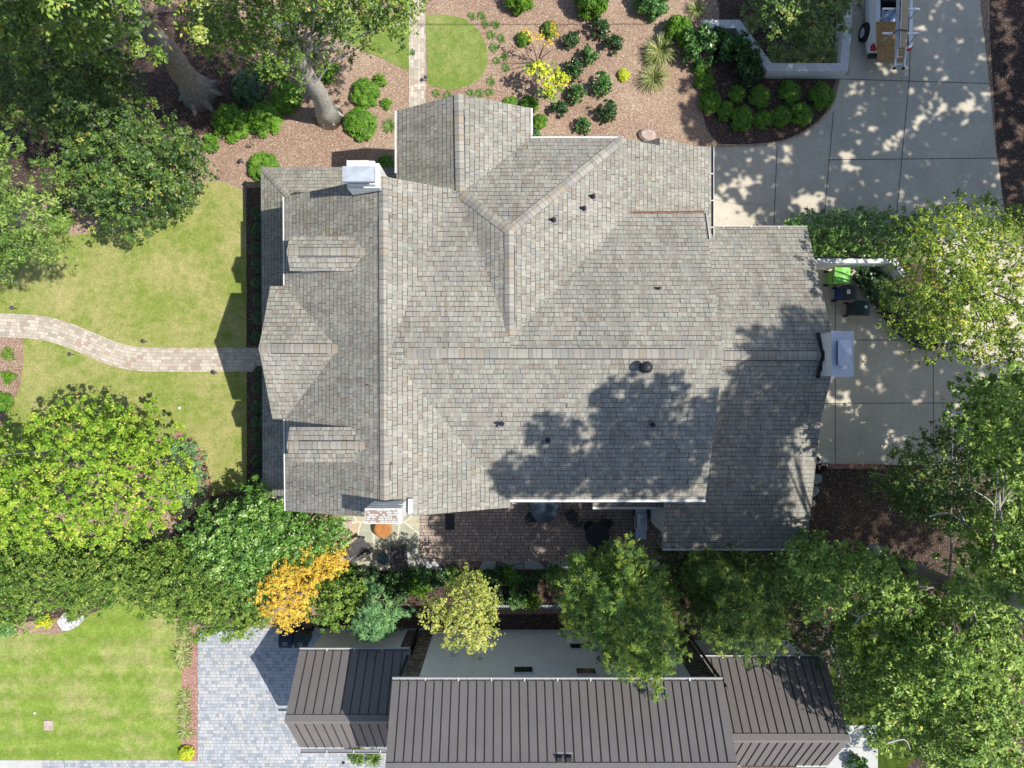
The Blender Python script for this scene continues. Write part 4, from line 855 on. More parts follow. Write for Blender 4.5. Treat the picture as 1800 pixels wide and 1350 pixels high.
# body side profile (y forward from tailgate), outer skin with wheel arches
def side(s):
    prof = [(0,.55),(0.02,.95),(.1,1.12),(.3,1.2),(1.9,1.22),(2.0,1.24),(5.2,1.1),(5.2,.4)]
    arch = lambda yc: [(yc+.42*math.cos(a), .38+.42*math.sin(a)) for a in [i*math.pi/8 for i in range(9)]]
    low = arch(4.3)[::1] + arch(1.0)
    pts = prof + [(4.8,.35)] + low + [(.4,.4)]
    n = len(pts); xs = [(s*(hw-.0) - s*max(0, z-.9)*.35) for y, z in pts]
    vs = [(x, y, z) for x, (y, z) in zip(xs, pts)]+[(x-s*.1, y, z) for x, (y, z) in zip(xs, pts)]
    mb.add(vs, [tuple(range(n)) if s > 0 else tuple(range(n-1, -1, -1)), tuple(range(2*n-1, n-1, -1)) if s > 0 else tuple(range(n, 2*n))]+[(i, n+i, n+(i+1) % n, (i+1) % n) if s > 0 else (i, (i+1) % n, n+(i+1) % n, n+i) for i in range(n)])
side(1); side(-1)
for s in (-1, 1): mb.box(min(s*(hw-.28), s*(hw-.06)), max(s*(hw-.28), s*(hw-.06)), .06, 1.95, 1.14, 1.2)
mb.box(-hw+.1, hw-.1, 0.0, .06, .5, 1.18)
body = mb.build('body', M['carpaint'], tk, bevel=.015)
import bmesh as _bm
_b = _bm.new(); _b.from_mesh(body.data); _bm.ops.triangulate(_b, faces=[f for f in _b.faces if len(f.verts) > 6], ngon_method='EAR_CLIP'); _b.to_mesh(body.data); _b.free()
mb = MB(); mb.box(-hw+.27, hw-.27, .06, 1.95, .55, .6); mb.box(-hw+.24, -hw+.28, .06, 1.95, .55, 1.21); mb.box(hw-.28, hw-.24, .06, 1.95, .55, 1.21); mb.box(-hw+.24, hw-.24, 1.92, 1.97, .55, 1.22); mb.build('bed_liner', M['dplastic'], tk)
mb = MB(); mb.box(-hw+.06, hw-.06, -.16, 0.0, .42, .64); mb.build('rear_bumper', M['dplastic'], tk, bevel=.03)
mb = MB()
cb = [(-hw+.1,2.0,1.2),(hw-.1,2.0,1.2),(hw-.1,4.2,1.2),(-hw+.1,4.2,1.2),(-hw+.25,2.15,1.68),(hw-.25,2.15,1.68),(hw-.25,3.4,1.68),(-hw+.25,3.4,1.68)]
mb.add(cb, [(4,5,6,7),(0,1,5,4),(1,2,6,5),(2,3,7,6),(3,0,4,7)]); mb.build('cab', M['carpaint'], tk, bevel=.05)
mb = MB(); mb.add([(-hw+.22,2.02,1.27),(hw-.22,2.02,1.27),(hw-.32,2.125,1.62),(-hw+.32,2.125,1.62)], [(0,1,2,3)]); mb.build('rear_window', M['glass'], tk)
mb = MB(); mb.box(-hw+.12, hw-.12, 4.15, 5.15, 1.05, 1.16); mb.build('bonnet', M['carpaint'], tk, bevel=.04)
for s in (-1, 1):
    for y in (1.0, 4.3):
        wheel = MB(); wheel.lathe([(.2,-.12),(.36,-.12),(.38,-.08),(.38,.08),(.36,.12),(.2,.12)], (0,0,0), 28); o = wheel.build('wheel', M['tyre'], tk); o.rotation_euler = (0, R_(90), 0); o.location = (s*(hw+.0), y, .38)
        rim = MB(); rim.lathe([(.001,.122*s),(.05,.125*s),(.19,.10*s),(.21,.128*s),(.235,.128*s)], (0,0,0), 20)
        for k in range(8):
            a = k*math.pi/4; rim.tube([(.03*math.cos(a),.03*math.sin(a),.13*s),(.2*math.cos(a),.2*math.sin(a),.125*s)], .016, 5)
        r_ = rim.build('rim', M['alu'], o, smooth=False)
    mb = MB(); mb.add([(s*(hw-.02),.0,.85),(s*(hw-.02),.16,.88),(s*(hw-.1),.2,1.1),(s*(hw-.24),.02,1.13),(s*(hw-.2),-.015,.8)], [(0,1,2,3,4) if s > 0 else (4,3,2,1,0)]); 
    mb.box(min(s*(hw-.2), s*(hw+.012)), max(s*(hw-.2), s*(hw+.012)), -.02, .22, .82, 1.08); mb.build('tail_light', M['redlens'], tk, bevel=.03)
RZ = 2.05
for py in (15.5, 58.5):
    rk = MB(); a, b = P(1551,py,RZ), P(1614,py,RZ); rk.box(a.x-tk.location.x, b.x-tk.location.x, a.y-ty-.04, a.y-ty+.04, RZ-.03, RZ+.02)
    for s in (-1, 1): rk.tube([(s*(hw-.2), a.y-ty, 1.2), (s*(hw-.28), a.y-ty, RZ)], .03, 6)
    rk.build('ladder_rack', M['alu'], tk)
# load: plywood, sacking, ladder, boards lie in or on the truck
a, b = P(1542,109,1.36), P(1588,38,1.30); mb = MB(); mb.add([(a.x,a.y,1.36),(b.x,a.y,1.36),(b.x,b.y,1.25),(a.x,b.y,1.25),(a.x,a.y,1.40),(b.x,a.y,1.40),(b.x,b.y,1.29),(a.x,b.y,1.29)], [(3,2,1,0),(4,5,6,7),(0,1,5,4),(1,2,6,5),(2,3,7,6),(3,0,4,7)])
tag(mb.build('plywood_sheet', M['wood']), 'brown plywood sheet sticking out of the truck bed over the tailgate', 'plywood')
mb = MB(); a, b = P(1547,39,1.1), P(1577,20,1.1); nx = 10
for i in range(nx):
    for j in range(nx):
        f = lambda i, j: (a.x+(b.x-a.x)*i/nx, a.y+(b.y-a.y)*j/nx, 1.02+.12*math.sin(i*1.1+j*.7)*math.sin(j*1.3)+.12)
        mb.quad(f(i, j), f(i+1, j), f(i+1, j+1), f(i, j+1))
for i in range(nx): 
    f = lambda i, j: (a.x+(b.x-a.x)*i/nx, a.y+(b.y-a.y)*j/nx, 1.02+.12*math.sin(i*1.1+j*.7)*math.sin(j*1.3)+.12)
    p, q = f(i, 0), f(i+1, 0); mb.quad((p[0],p[1],.6), (q[0],q[1],.6), q, p)
tag(mb.build('folded_tarp', M['tarp']), 'pale blue crumpled tarp in the front of the truck bed', 'tarp')
LZ = 2.12
ld = empty('ladder', (0, 0, 0), 0, 'aluminium extension ladder strapped on the truck rack', 'ladder')
def rail(x0, y0, x1, y1, z=LZ, w_=.03):
    mb = MB(); a, b = P(x0, y0, z), P(x1, y1, z); t = (b-a).normalized(); nn = Vector((-t.y, t.x, 0))*w_; 
    mb.add([a-nn, b-nn, b+nn, a+nn]+[p+Vector((0,0,.07)) for p in (a-nn, b-nn, b+nn, a+nn)], [(0,3,2,1),(4,5,6,7),(0,1,5,4),(1,2,6,5),(2,3,7,6),(3,0,4,7)]); mb.build('rail', M['alu'], ld)
rail(1572.5,119,1579,-60); rail(1588.5,119,1595,-60); rail(1576,103,1582,-60, LZ+.08, .02); rail(1590,103,1597.5,-60, LZ+.08, .015)
for i in range(14):
    y = 113-i*12.8; f = (119-y)/179; mb = MB(); a, b = P(1572.5+6.5*f, y, LZ+.03), P(1588.5+6.5*f, y, LZ+.03); mb.tube([a, b], .017, 6); mb.build('rung', M['alu'], ld)
for x in (1572, 1588): mb = MB(); p = P(x, 120, LZ+.02); mb.cbox((p.x, p.y, p.z), (.09, .08, .1)); mb.build('foot', M['dplastic'], ld)
mb = MB(); a, b = P(1582,84,2.34), P(1589,84,2.34); c, d = P(1594,-60,2.34), P(1587,-60,2.34)
lo4 = [P(1581,84,2.26), P(1592,84,2.26), P(1597,-60,2.26), P(1586,-60,2.26)]; mb.add(lo4+[p+Vector((0,0,.12)) for p in lo4], [(0,3,2,1),(4,5,6,7),(0,1,5,4),(1,2,6,5),(2,3,7,6),(3,0,4,7)])
bx = empty('cardboard_carton', (0, 0, 0), 0, 'long tan cardboard carton tied on top of the ladder', 'carton'); mb.build('box', M['board'], bx)
mb = MB(); lo5 = [P(1581,84,2.382), P(1583.2,84,2.382), P(1588.3,-60,2.382), P(1586,-60,2.382)]; mb.add(lo5+[p+Vector((0,0,.006)) for p in lo5], [(4,5,6,7),(0,1,5,4),(2,3,7,6)]); mb.build('edge_strip', M['trim'], bx)
mb = MB(); a, b = P(1580,52,2.42), P(1594,52,2.42); mb.tube([a-Vector((.05,0,.3)), a, b+Vector((0,-.05,0)), b+Vector((.05,0,-.3))], .022, 6); mb.build('strap', M['black'], bx)

# ================================================================== PATIO THINGS
def adirondack(px, py, rz, label):
    p = P(px, py); e = empty('adirondack_chair', (p.x, p.y, 0), rz, label, 'chair', 'wooden chairs round the fire bowl')
    # front is +y
    for i in range(5):
        mb = MB(); y = .32-i*.11; z = .38-i*.035; mb.cbox((0, y, z), (.54, .095, .022), 0, None); mb.build('seat_slat', M['weathered'], e)
    for i in range(7):
        a = (i-3)*.075; h = .72-.05*abs(i-3); x0 = (i-3)*.07; mb = MB()
        t0, t1 = Vector((x0, -.2, .22)), Vector((x0+math.sin(a)*h*.9, -.2-h*.62, .22+h*.86)); w_ = Vector((.03, 0, 0)); th = Vector((0, .012, .01))
        mb.add([t0-w_, t0+w_, t1+w_*1.2, t1-w_*1.2, t0-w_+th, t0+w_+th, t1+w_*1.2+th, t1-w_*1.2+th], [(0,1,2,3),(7,6,5,4),(0,4,5,1),(1,5,6,2),(2,6,7,3),(3,7,4,0)]); mb.build('back_slat', M['weathered'], e)
    for s in (-1, 1):
        mb = MB(); mb.prism([(s*.27,.38),(s*.42,.40),(s*.43,.1),(s*.36,-.38),(s*.31,-.38),(s*.29,0)], .55, .575); mb.build('armrest', M['weathered'], e)
        mb = MB(); mb.box(min(s*.27,s*.31), max(s*.27,s*.31), .25, .36, 0, .55); mb.build('leg', M['weathered'], e)
        mb = MB(); mb.add([(s*.25,.3,.3),(s*.25,.3,.4),(s*.25,-.75,.05),(s*.25,-.75,-.0),(s*.28,.3,.3),(s*.28,.3,.4),(s*.28,-.75,.05),(s*.28,-.75,0)], [(0,1,2,3),(7,6,5,4),(0,4,5,1),(1,5,6,2),(2,6,7,3)]); mb.build('side_rail', M['weathered'], e)
    mb = MB(); mb.box(-.33, .33, -.40, -.36, .5, .56); mb.build('back_brace', M['weathered'], e)
    return e
adirondack(636, 961, R_(-58), 'dark wooden adirondack chair in the sun on the flagstones')
adirondack(703, 972, R_(8), 'dark wooden adirondack chair in the shade beside the round table')
e = empty('side_table', tuple(P(677,977)), 0, 'small round blue glass side table between the two chairs', 'table')
mb = MB(); mb.lathe([(.24,.5),(.26,.5),(.26,.53),(.22,.53),(.02,.525)], (0,0,0), 24); mb.build('tabletop', M['tglass'], e)
for k in range(3): mb = MB(); a = k*2.09; mb.tube([(.2*math.cos(a),.2*math.sin(a),.5),(.05*math.cos(a),.05*math.sin(a),.25),(.22*math.cos(a),.22*math.sin(a),0)], .012, 6); mb.build('leg', M['black'], e)
e = empty('fire_bowl', tuple(P(676,927)), 0, 'round rusty copper fire bowl under the worn brick chimney', 'fire pit')
mb = MB(); mb.lathe([(.1,0),(.14,.12),(.36,.34),(.40,.38),(.39,.395),(.30,.405),(.02,.40)], (0,0,0), 32); mb.build('bowl', M['copper'], e, smooth=True)
mb = MB(); mb.lathe([(.2,0),(.22,0),(.16,.16),(.14,.16)], (0,0,0), 16); mb.build('base', M['black'], e)
# grill
p = P(1127,917,.9); e = empty('gas_grill', (p.x, p.y, 0), 0, 'stainless steel barbecue grill standing at the edge of the patio', 'grill')
mb = MB(); mb.box(-.2, .2, -.55, .55, .1, .82); mb.build('cabinet', M['dplastic'], e); mb = MB(); mb.box(-.23, .23, .28, .72, .82, .86); mb.build('side_shelf', M['steel'], e); mb = MB(); mb.box(-.23, .23, -.75, -.28, .82, .86); mb.build('side_shelf', M['steel'], e)
mb = MB(); n = 8
for i in range(n):
    a0, a1 = math.pi*i/n, math.pi*(i+1)/n; f = lambda a: (-.24*math.cos(a)+.03, .88+.24*math.sin(a))
    mb.add([(f(a0)[0],-.36,f(a0)[1]),(f(a1)[0],-.36,f(a1)[1]),(f(a1)[0],.36,f(a1)[1]),(f(a0)[0],.36,f(a0)[1])], [(0,3,2,1)])
mb.poly([(-.24*math.cos(math.pi*i/n)+.03, .36, .88+.24*math.sin(math.pi*i/n)) for i in range(n+1)]); mb.poly([(-.24*math.cos(math.pi*i/n)+.03, -.36, .88+.24*math.sin(math.pi*i/n)) for i in range(n, -1, -1)])
hd = mb.build('hood', M['steel'], e); mb = MB(); mb.tube([(-.28,-.3,.98),(-.28,.3,.98)], .014, 6); mb.build('handle', M['alu'], hd)
for y in (.12, .0): mb = MB(); mb.lathe([(.03,0),(.03,.02),(.02,.03)], (-.04, y, 1.115), 12); mb.build('gauge', M['black'], hd)
def mesh_chair(px, py, rz, label, lit=False):
    p = P(px, py); e = empty('patio_chair', (p.x, p.y, 0), rz, label, 'chair', 'black metal chairs round the patio tables'); m_ = M['black']
    mb = MB(); mb.lathe([(.24,.42),(.25,.44),(.23,.46),(.02,.45)], (0,0,0), 16); mb.build('seat', M['dplastic'], e)
    mb = MB(); arc = [(.26*math.cos(a),.26*math.sin(a)) for a in [math.pi+i*math.pi/8 for i in range(9)]]
    mb.tube([(x, y-.03, .80-.1*abs(i-4)/4) for i, (x, y) in enumerate(arc)], .016, 6)
    for i, (x, y) in enumerate(arc): mb.tube([(x*.9, y*.9, .44), (x, y-.03, .80-.1*abs(i-4)/4)], .008, 5)
    mb.build('backrest', m_, e)
    for x, y in ((.2,.2),(-.2,.2),(.2,-.2),(-.2,-.2)): mb = MB(); mb.tube([(x*.9,y*.9,.43),(x*1.15,y*1.15,0)], .013, 6); mb.build('leg', m_, e)
    return e
def round_table(px, py, r, label, top):
    p = P(px, py, .72); e = empty('patio_table', (p.x, p.y, 0), 0, label, 'table')
    mb = MB(); mb.lathe([(r-.03,.70),(r,.70),(r,.73),(r-.04,.735),(.02,.733)], (0,0,0), 32); mb.build('tabletop', top, e)
    mb = MB(); mb.lathe([(.3,0),(.28,.03),(.05,.06),(.05,.70)], (0,0,0), 16); mb.build('pedestal', M['black'], e); return e
round_table(957, 893, .62, 'blue glass patio table half under the roof edge', M['tglass'])
mesh_chair(934, 906, R_(-35), 'black metal chair left of the blue glass table')
mesh_chair(1003, 903, R_(42), 'black metal chair right of the blue glass table')
round_table(1050, 940, .52, 'black round patio table near the big cedar', M['dplastic'])
mesh_chair(1034, 922, R_(200), 'black metal chair on the upper left of the black round table')
mesh_chair(1063, 918, R_(160), 'black metal chair on the upper right of the black round table')
mesh_chair(1043, 965, R_(10), 'black metal chair below the black round table')
e = empty('wire_planter', tuple(P(1014,920)), 0, 'small round wire planter with dry stems on the patio', 'planter'); mb = MB()
for k in range(7):
    a = k*math.pi/7; mb.tube([(.2*math.cos(a)*math.cos(b), .2*math.sin(a)*math.cos(b), .2+.2*math.sin(b)) for b in [i*math.pi/8 for i in range(-4, 13)]], .006, 4)
mb.build('wire_ball', M['black'], e); foliage('stems', [(0,0,.22)], [.15], L['straw'], e, dens=5000, size=.07, asp=.2)
a, b = P(783,931), P(799,903); mb = MB(); mb.box(a.x, b.x, a.y, b.y, .02, .045); tag(mb.build('doormat', M['dplastic'], None, bevel=.005), 'black rectangular doormat on the patio bricks', 'mat')
p = P(905,884,1.0); mb = MB(); mb.lathe([(.1,.0),(.16,.02),(.17,.3),(.14,.3),(.13,.05)], (p.x, p.y, 0), 16); tag(mb.build('flower_pot', M['trim']), 'small white pot under the roof corner', 'pot')
def rock(px, py, r, label, mat, h=.35, seed=1, flat=False):
    rg = random.Random(seed); p = P(px, py); mb = MB(); n = 9; prof = [[(1+rg.uniform(-.18, .18))*r for _ in range(n)] for _ in range(3)]
    rings = [(1.0, -.02), (.97, h*.55), (.7, h)]; b = len(mb.v)
    vs = [(p.x+math.cos(2*math.pi*k/n)*prof[0][k]*s_, p.y+math.sin(2*math.pi*k/n)*prof[0][k]*s_*.8, z*(1+(rg.uniform(-.1, .1) if j == 2 else 0))) for j, (s_, z) in enumerate(rings) for k in range(n)]
    fs = [(j*n+k, j*n+(k+1) % n, (j+1)*n+(k+1) % n, (j+1)*n+k) for j in range(2) for k in range(n)]+[tuple(2*n+k for k in range(n))]
    mb.add(vs, fs); return tag(mb.build('boulder' if not flat else 'stepping_stone', mat), label, 'rock' if not flat else 'stepping stone', 'flat stones beside the wing' if flat else None)
rock(1137,240,.42,'flat pinkish boulder at the small side gable',M['rock'],.25,3); rock(1537,974,.5,'grey boulder in the dark mulch above the oak branches',M['stone'],.4,5); rock(600,928,.55,'reddish boulder left of the flagstone terrace, holding the drain',M['rock'],.22,8); rock(596,985,.45,'reddish boulder beside the orange tree',M['rock'],.22,9)
rock(1432,839,.36,'large pale grey stepping stone by the person',M['stone'],.05,4,True); rock(1428,863,.3,'middle grey stepping stone beside the wing roof',M['stone'],.05,6,True); rock(1424,884,.26,'tan stepping stone, lowest of the three beside the wing roof',M['rock'],.05,7,True)
# path lights, sprinkler, valve box
def path_light(px, py, label, r=.085):
    p = P(px, py, .35); e = empty('path_light', (p.x, p.y, 0), 0, label, 'path light', 'path lights in the lawn'); mb = MB(); mb.tube([(0,0,0),(0,0,.36)], .018, 6); mb.build('post', M['black'], e)
    mb = MB(); mb.lathe([(r,.35),(r*1.05,.36),(r*.5,.41),(.01,.43)], (0,0,0), 14); mb.build('cap', M['weathered'], e)
for x, y, l in ((20,541,'small dark path light above the left end of the garden path'),(252,600,'small dark path light on the upper side of the path, in the sun'),(122,623,'pale path light on the lower side of the path by the round bend'),(376,655,'dark path light on the lower side of the path near the house'),(748,136,'dark path light between the round lawn and the straight path'),(423,282,'black path light in the mulch near the house corner')): path_light(x, y, l)
mb = MB(); mb.lathe([(.06,0),(.07,.05),(.05,.08),(.01,.09)], tuple(P(316,717)), 12); tag(mb.build('sprinkler_head', M['trim']), 'white round sprinkler head in the lawn', 'sprinkler')
mb = MB(); a, b = P(78,1283), P(94,1266); mb.box(a.x, b.x, a.y, b.y, 0, .05); tag(mb.build('valve_box', M['rock'], None, bevel=.01), 'pinkish square valve box in the striped lawn', 'valve box')
mb = MB(); mb.lathe([(.05,0),(.05,.05),(.01,.06)], tuple(P(62,1253)), 10); tag(mb.build('sprinkler_head', M['trim']), 'tiny white sprinkler head in the striped lawn', 'sprinkler')
p = P(604,1340); mb = MB(); mb.lathe([(.06,0),(.06,.06),(.01,.07)], (p.x, p.y, 0), 12); tag(mb.build('drain_cap', M['black']), 'black round drain cap at the corner of the grey pavers', 'drain cap')

# ================================================================== PERSON (looks up the drive, holds a remote controller)
pp = P(1441,812,.9); px_, py_ = 13.14, -3.72; PRZ = R_(8)
CA, SA = math.cos(R_(33)), math.sin(R_(33))
def bend(p):
    """lean everything above the hips forward"""
    x, y, z = p; q = z-.9
    if q <= 0: return (x, y, z)
    f = min(1, q/.12); y2, z2 = y*CA+q*SA, .9+q*CA-y*SA; return (x, y+(y2-y)*f, z+(z2-z)*f)
def bmb(mb): mb.v = [bend(p) for p in mb.v]; return mb
ps = empty('person', (px_, py_, 0), PRZ, 'person in a black shirt and pale cap holding a black remote controller', 'person')
bones = {'pel':(0,0,.92),'spi':(0,.0,1.12),'che':(0,.02,1.32),'nek':(0,.05,1.46),'hd0':(0,.10,1.54),'hd1':(0,.13,1.66),
 'shl':(-.19,.0,1.38),'ell':(-.25,.12,1.12),'wrl':(-.12,.36,1.10),'hal':(-.09,.42,1.11),'shr':(.19,.0,1.38),'elr':(.25,.12,1.12),'wrr':(.12,.36,1.10),'har':(.09,.42,1.11),
 'hpl':(-.10,0,.88),'knl':(-.11,.03,.48),'anl':(-.11,-.02,.09),'tol':(-.12,.15,.03),'hpr':(.10,0,.88),'knr':(.12,.05,.48),'anr':(.13,0,.09),'tor':(.14,.17,.03)}
bones = {k: bend(v) for k, v in bones.items()}
rad = {'pel':.15,'spi':.14,'che':.155,'nek':.06,'hd0':.075,'hd1':.095,'shl':.07,'ell':.045,'wrl':.03,'hal':.032,'shr':.07,'elr':.045,'wrr':.03,'har':.032,'hpl':.09,'knl':.06,'anl':.042,'tol':.04,'hpr':.09,'knr':.06,'anr':.042,'tor':.04}
ed = ['pel-spi','spi-che','che-nek','nek-hd0','hd0-hd1','che-shl','shl-ell','ell-wrl','wrl-hal','che-shr','shr-elr','elr-wrr','wrr-har','pel-hpl','hpl-knl','knl-anl','anl-tol','pel-hpr','hpr-knr','knr-anr','anr-tor']
def skinned(name, keys, edges, scale=1.0, mat=None, parent=None, root=None, pts=None, rads=None, sub=2):
    pts = pts or bones; rads = rads or rad
    ix = {k: i for i, k in enumerate(keys)}; me = bpy.data.meshes.new(name); me.from_pydata([pts[k] for k in keys], [(ix[a], ix[b]) for a, b in (e.split('-') for e in edges)], [])
    o = bpy.data.objects.new(name, me); link(o, parent); md = o.modifiers.new('skin', 'SKIN'); sk = me.skin_vertices[0].data if me.skin_vertices else None
    if sk is None:
        with bpy.context.temp_override(object=o, active_object=o): pass
        me.attributes
    for k, i in ix.items():
        r = rads[k]*scale; me.skin_vertices[0].data[i].radius = (r, r); me.skin_vertices[0].data[i].use_root = (k == root)
    s = o.modifiers.new('sub', 'SUBSURF'); s.levels = sub; s.render_levels = sub; me.materials.append(mat)
    return o
skinm = m_plain('skin', (0.42, 0.26, 0.19), .6, var=.05); shirt = m_plain('black_shirt', (0.012, 0.011, 0.013), .9, var=.2); shorts = m_plain('dark_shorts', (0.03, 0.035, 0.06), .9, var=.2); capm = m_plain('pale_cap', (0.55, 0.58, 0.55), .8, var=.06)
def limb(name, chain, mat, parent, n=12, smooth=True):
    mb = MB(); pts = smooth_curve([(*p, r) for p, r in chain], False, 5); mb.tube([p[:3] for p in pts], [max(.004, p[3]) for p in pts], n); return mb.build(name, mat, parent, smooth=smooth)
me_ok = True
try:
    body = skinned('body', list(bones), ed, 1.0, skinm, ps, 'pel')
except Exception as ex:
    me_ok = False
    mbp = MB()
    for e_ in ed:
        a, b = e_.split('-'); mbp.tube([bones[a], bones[b]], [rad[a], rad[b]], 12)
    body = mbp.build('body', skinm, ps, smooth=True)
    for o_ in [o for o in ps.children if o.name.startswith('body') and o is not body]: bpy.data.objects.remove(o_)
print('skin', me_ok)
# shirt: torso and short sleeves; shorts; shoes; cap
mb = MB()
def ring(cx, cy, z, a, b, n=18): return [(cx+a*math.cos(2*math.pi*k/n), cy+b*math.sin(2*math.pi*k/n), z) for k in range(n)]
def loft(rings, m=0, closed=True):
    n = len(rings[0]); b0 = mb.add([p for r in rings for p in r], [], m)
    for i in range(len(rings)-1):
        for k in range(n): mb.f.append([b0+i*n+k, b0+i*n+(k+1) % n, b0+(i+1)*n+(k+1) % n, b0+(i+1)*n+k]); mb.m.append(m)
    mb.f.append([b0+(len(rings)-1)*n+k for k in range(n)]); mb.m.append(m)
loft([ring(0,0,.86,.19,.15), ring(0,0,1.0,.185,.145), ring(0,.01,1.2,.2,.15), ring(0,.02,1.34,.235,.15), ring(0,.03,1.42,.19,.12), ring(0,.05,1.47,.08,.075)])
for s in (-1, 1): mb.tube([(s*.16,.01,1.39),(s*.215,.03,1.33),(s*.245,.09,1.2)], [.085,.078,.068], 12)
bmb(mb).build('shirt', shirt, ps, smooth=True)
mb = MB(); loft([ring(0,0,.78,.18,.15), ring(0,0,.9,.175,.145)])
for s in (-1, 1): mb.tube([(s*.1,0,.88),(s*.11,.02,.65),(s*.12,.04,.5)], [.105,.098,.09], 12)
bmb(mb).build('shorts', shorts, ps, smooth=True)
for s, k in ((-1, 'l'), (1, 'r')):
    a = bones['an'+k]; mb = MB(); mb.tube([(a[0],a[1]-.06,.05),(a[0],a[1]+.02,.06),(a[0]*1.05,a[1]+.14,.045),(a[0]*1.08,a[1]+.22,.03)], [.04,.05,.048,.025], 10); mb.build('shoe', M['dplastic'], ps, smooth=True)
mb = MB(); mb.lathe([(.108,0),(.112,.04),(.10,.085),(.065,.115),(.01,.125)], (0,.125,1.66), 22)
mb.add([(.09*math.cos(a), .125+.09*math.sin(a), 1.672) for a in [math.pi*i/8 for i in range(9)]]+[(.085*math.cos(a), .17+.15*math.sin(a), 1.655) for a in [math.pi*i/8 for i in range(9)]], [(i, i+1, i+10, i+9) for i in range(8)]); bmb(mb).build('cap', capm, ps, smooth=True)
mb = MB(); mb.tube([(0,.215,1.61),(0,.245,1.585),(0,.232,1.57)], [.01,.016,.012], 8); 
for s in (-1, 1): mb.lathe([(.001,0),(.008,.002),(.001,.004)], (s*.032,.216,1.615), 8, 0); mb.tube([(s*.094,.13,1.63),(s*.10,.12,1.60),(s*.094,.13,1.575)], [.008,.014,.008], 6)
mb.tube([(-.025,.222,1.545),(0,.228,1.543),(.025,.222,1.545)], [.004,.006,.004], 6); bmb(mb).build('face', skinm, ps, smooth=True)
# hands: four unequal fingers and a thumb each, curled on the controller
for s in (-1, 1):
    mb = MB(); hx, hy, hz = s*.085, .425, 1.115
    for i, L5 in enumerate((.062,.070,.066,.052)):
        y0 = hy-.03+i*.019; mb.tube([(hx,y0,hz),(hx-s*.014,y0+.003,hz-.022),(hx-s*.014-s*L5*.35,y0+.004,hz-.04),(hx-s*L5*.75,y0+.002,hz-.038)], [.0095,.009,.008,.006], 7)
    mb.tube([(hx+s*.002,hy-.03,hz+.01),(hx-s*.015,hy-.012,hz+.028),(hx-s*.035,hy+.005,hz+.03)], [.011,.0095,.007], 7); bmb(mb).build('hand', skinm, ps, smooth=True)
rc = empty('remote_controller', (px_, py_, 0), PRZ, 'black remote controller with two antennas held by the person', 'controller')
mb = MB(); mb.box(-.085, .085, .40, .50, 1.085, 1.125); 
for s in (-1, 1): mb.lathe([(.01,0),(.008,.02),(.011,.025)], (s*.05,.44,1.125), 8)
bmb(mb).build('case', M['black'], rc, bevel=.01); mb = MB(); mb.box(-.07, .07, .51, .52, 1.12, 1.21); bmb(mb).build('screen', M['glass'], rc)
for s in (-1, 1): mb = MB(); mb.tube([(s*.06,.5,1.11),(s*.06,.6,1.17)], .012, 6); bmb(mb).build('antenna', M['black'], rc)
# folding chair next to the person
cx_, cy_ = 12.93, -3.32
fc = empty('folding_chair', (cx_, cy_, 0), R_(20), 'folding camp chair with dark purple seat and pale blue frame beside the person', 'chair'); fr = m_plain('pale_blue_frame', (0.36, 0.42, 0.55), .5); se = m_plain('dark_purple_fabric', (0.05, 0.03, 0.065), .9)
mb = MB(); mb.quad((-.23,-.2,.40),(.23,-.2,.40),(.23,.22,.44),(-.23,.22,.44)); mb.quad((-.23,-.2,.39),(-.23,.22,.43),(.23,.22,.43),(.23,-.2,.39)); mb.build('seat', se, fc)
mb = MB(); mb.box(-.23, .23, -.24, -.225, .45, .85); mb.build('backrest', se, fc)
for s in (-1, 1):
    mb = MB(); mb.tube([(s*.25,-.23,.0),(s*.25,-.23,.87)], .014, 6); mb.build('leg', fr, fc); mb = MB(); mb.tube([(s*.25,.24,.0),(s*.25,.24,.62)], .014, 6); mb.build('leg', fr, fc); mb = MB(); mb.tube([(s*.25,-.23,.62),(s*.25,.0,.64),(s*.25,.26,.61)], .028, 8); mb.build('armrest', fr, fc)

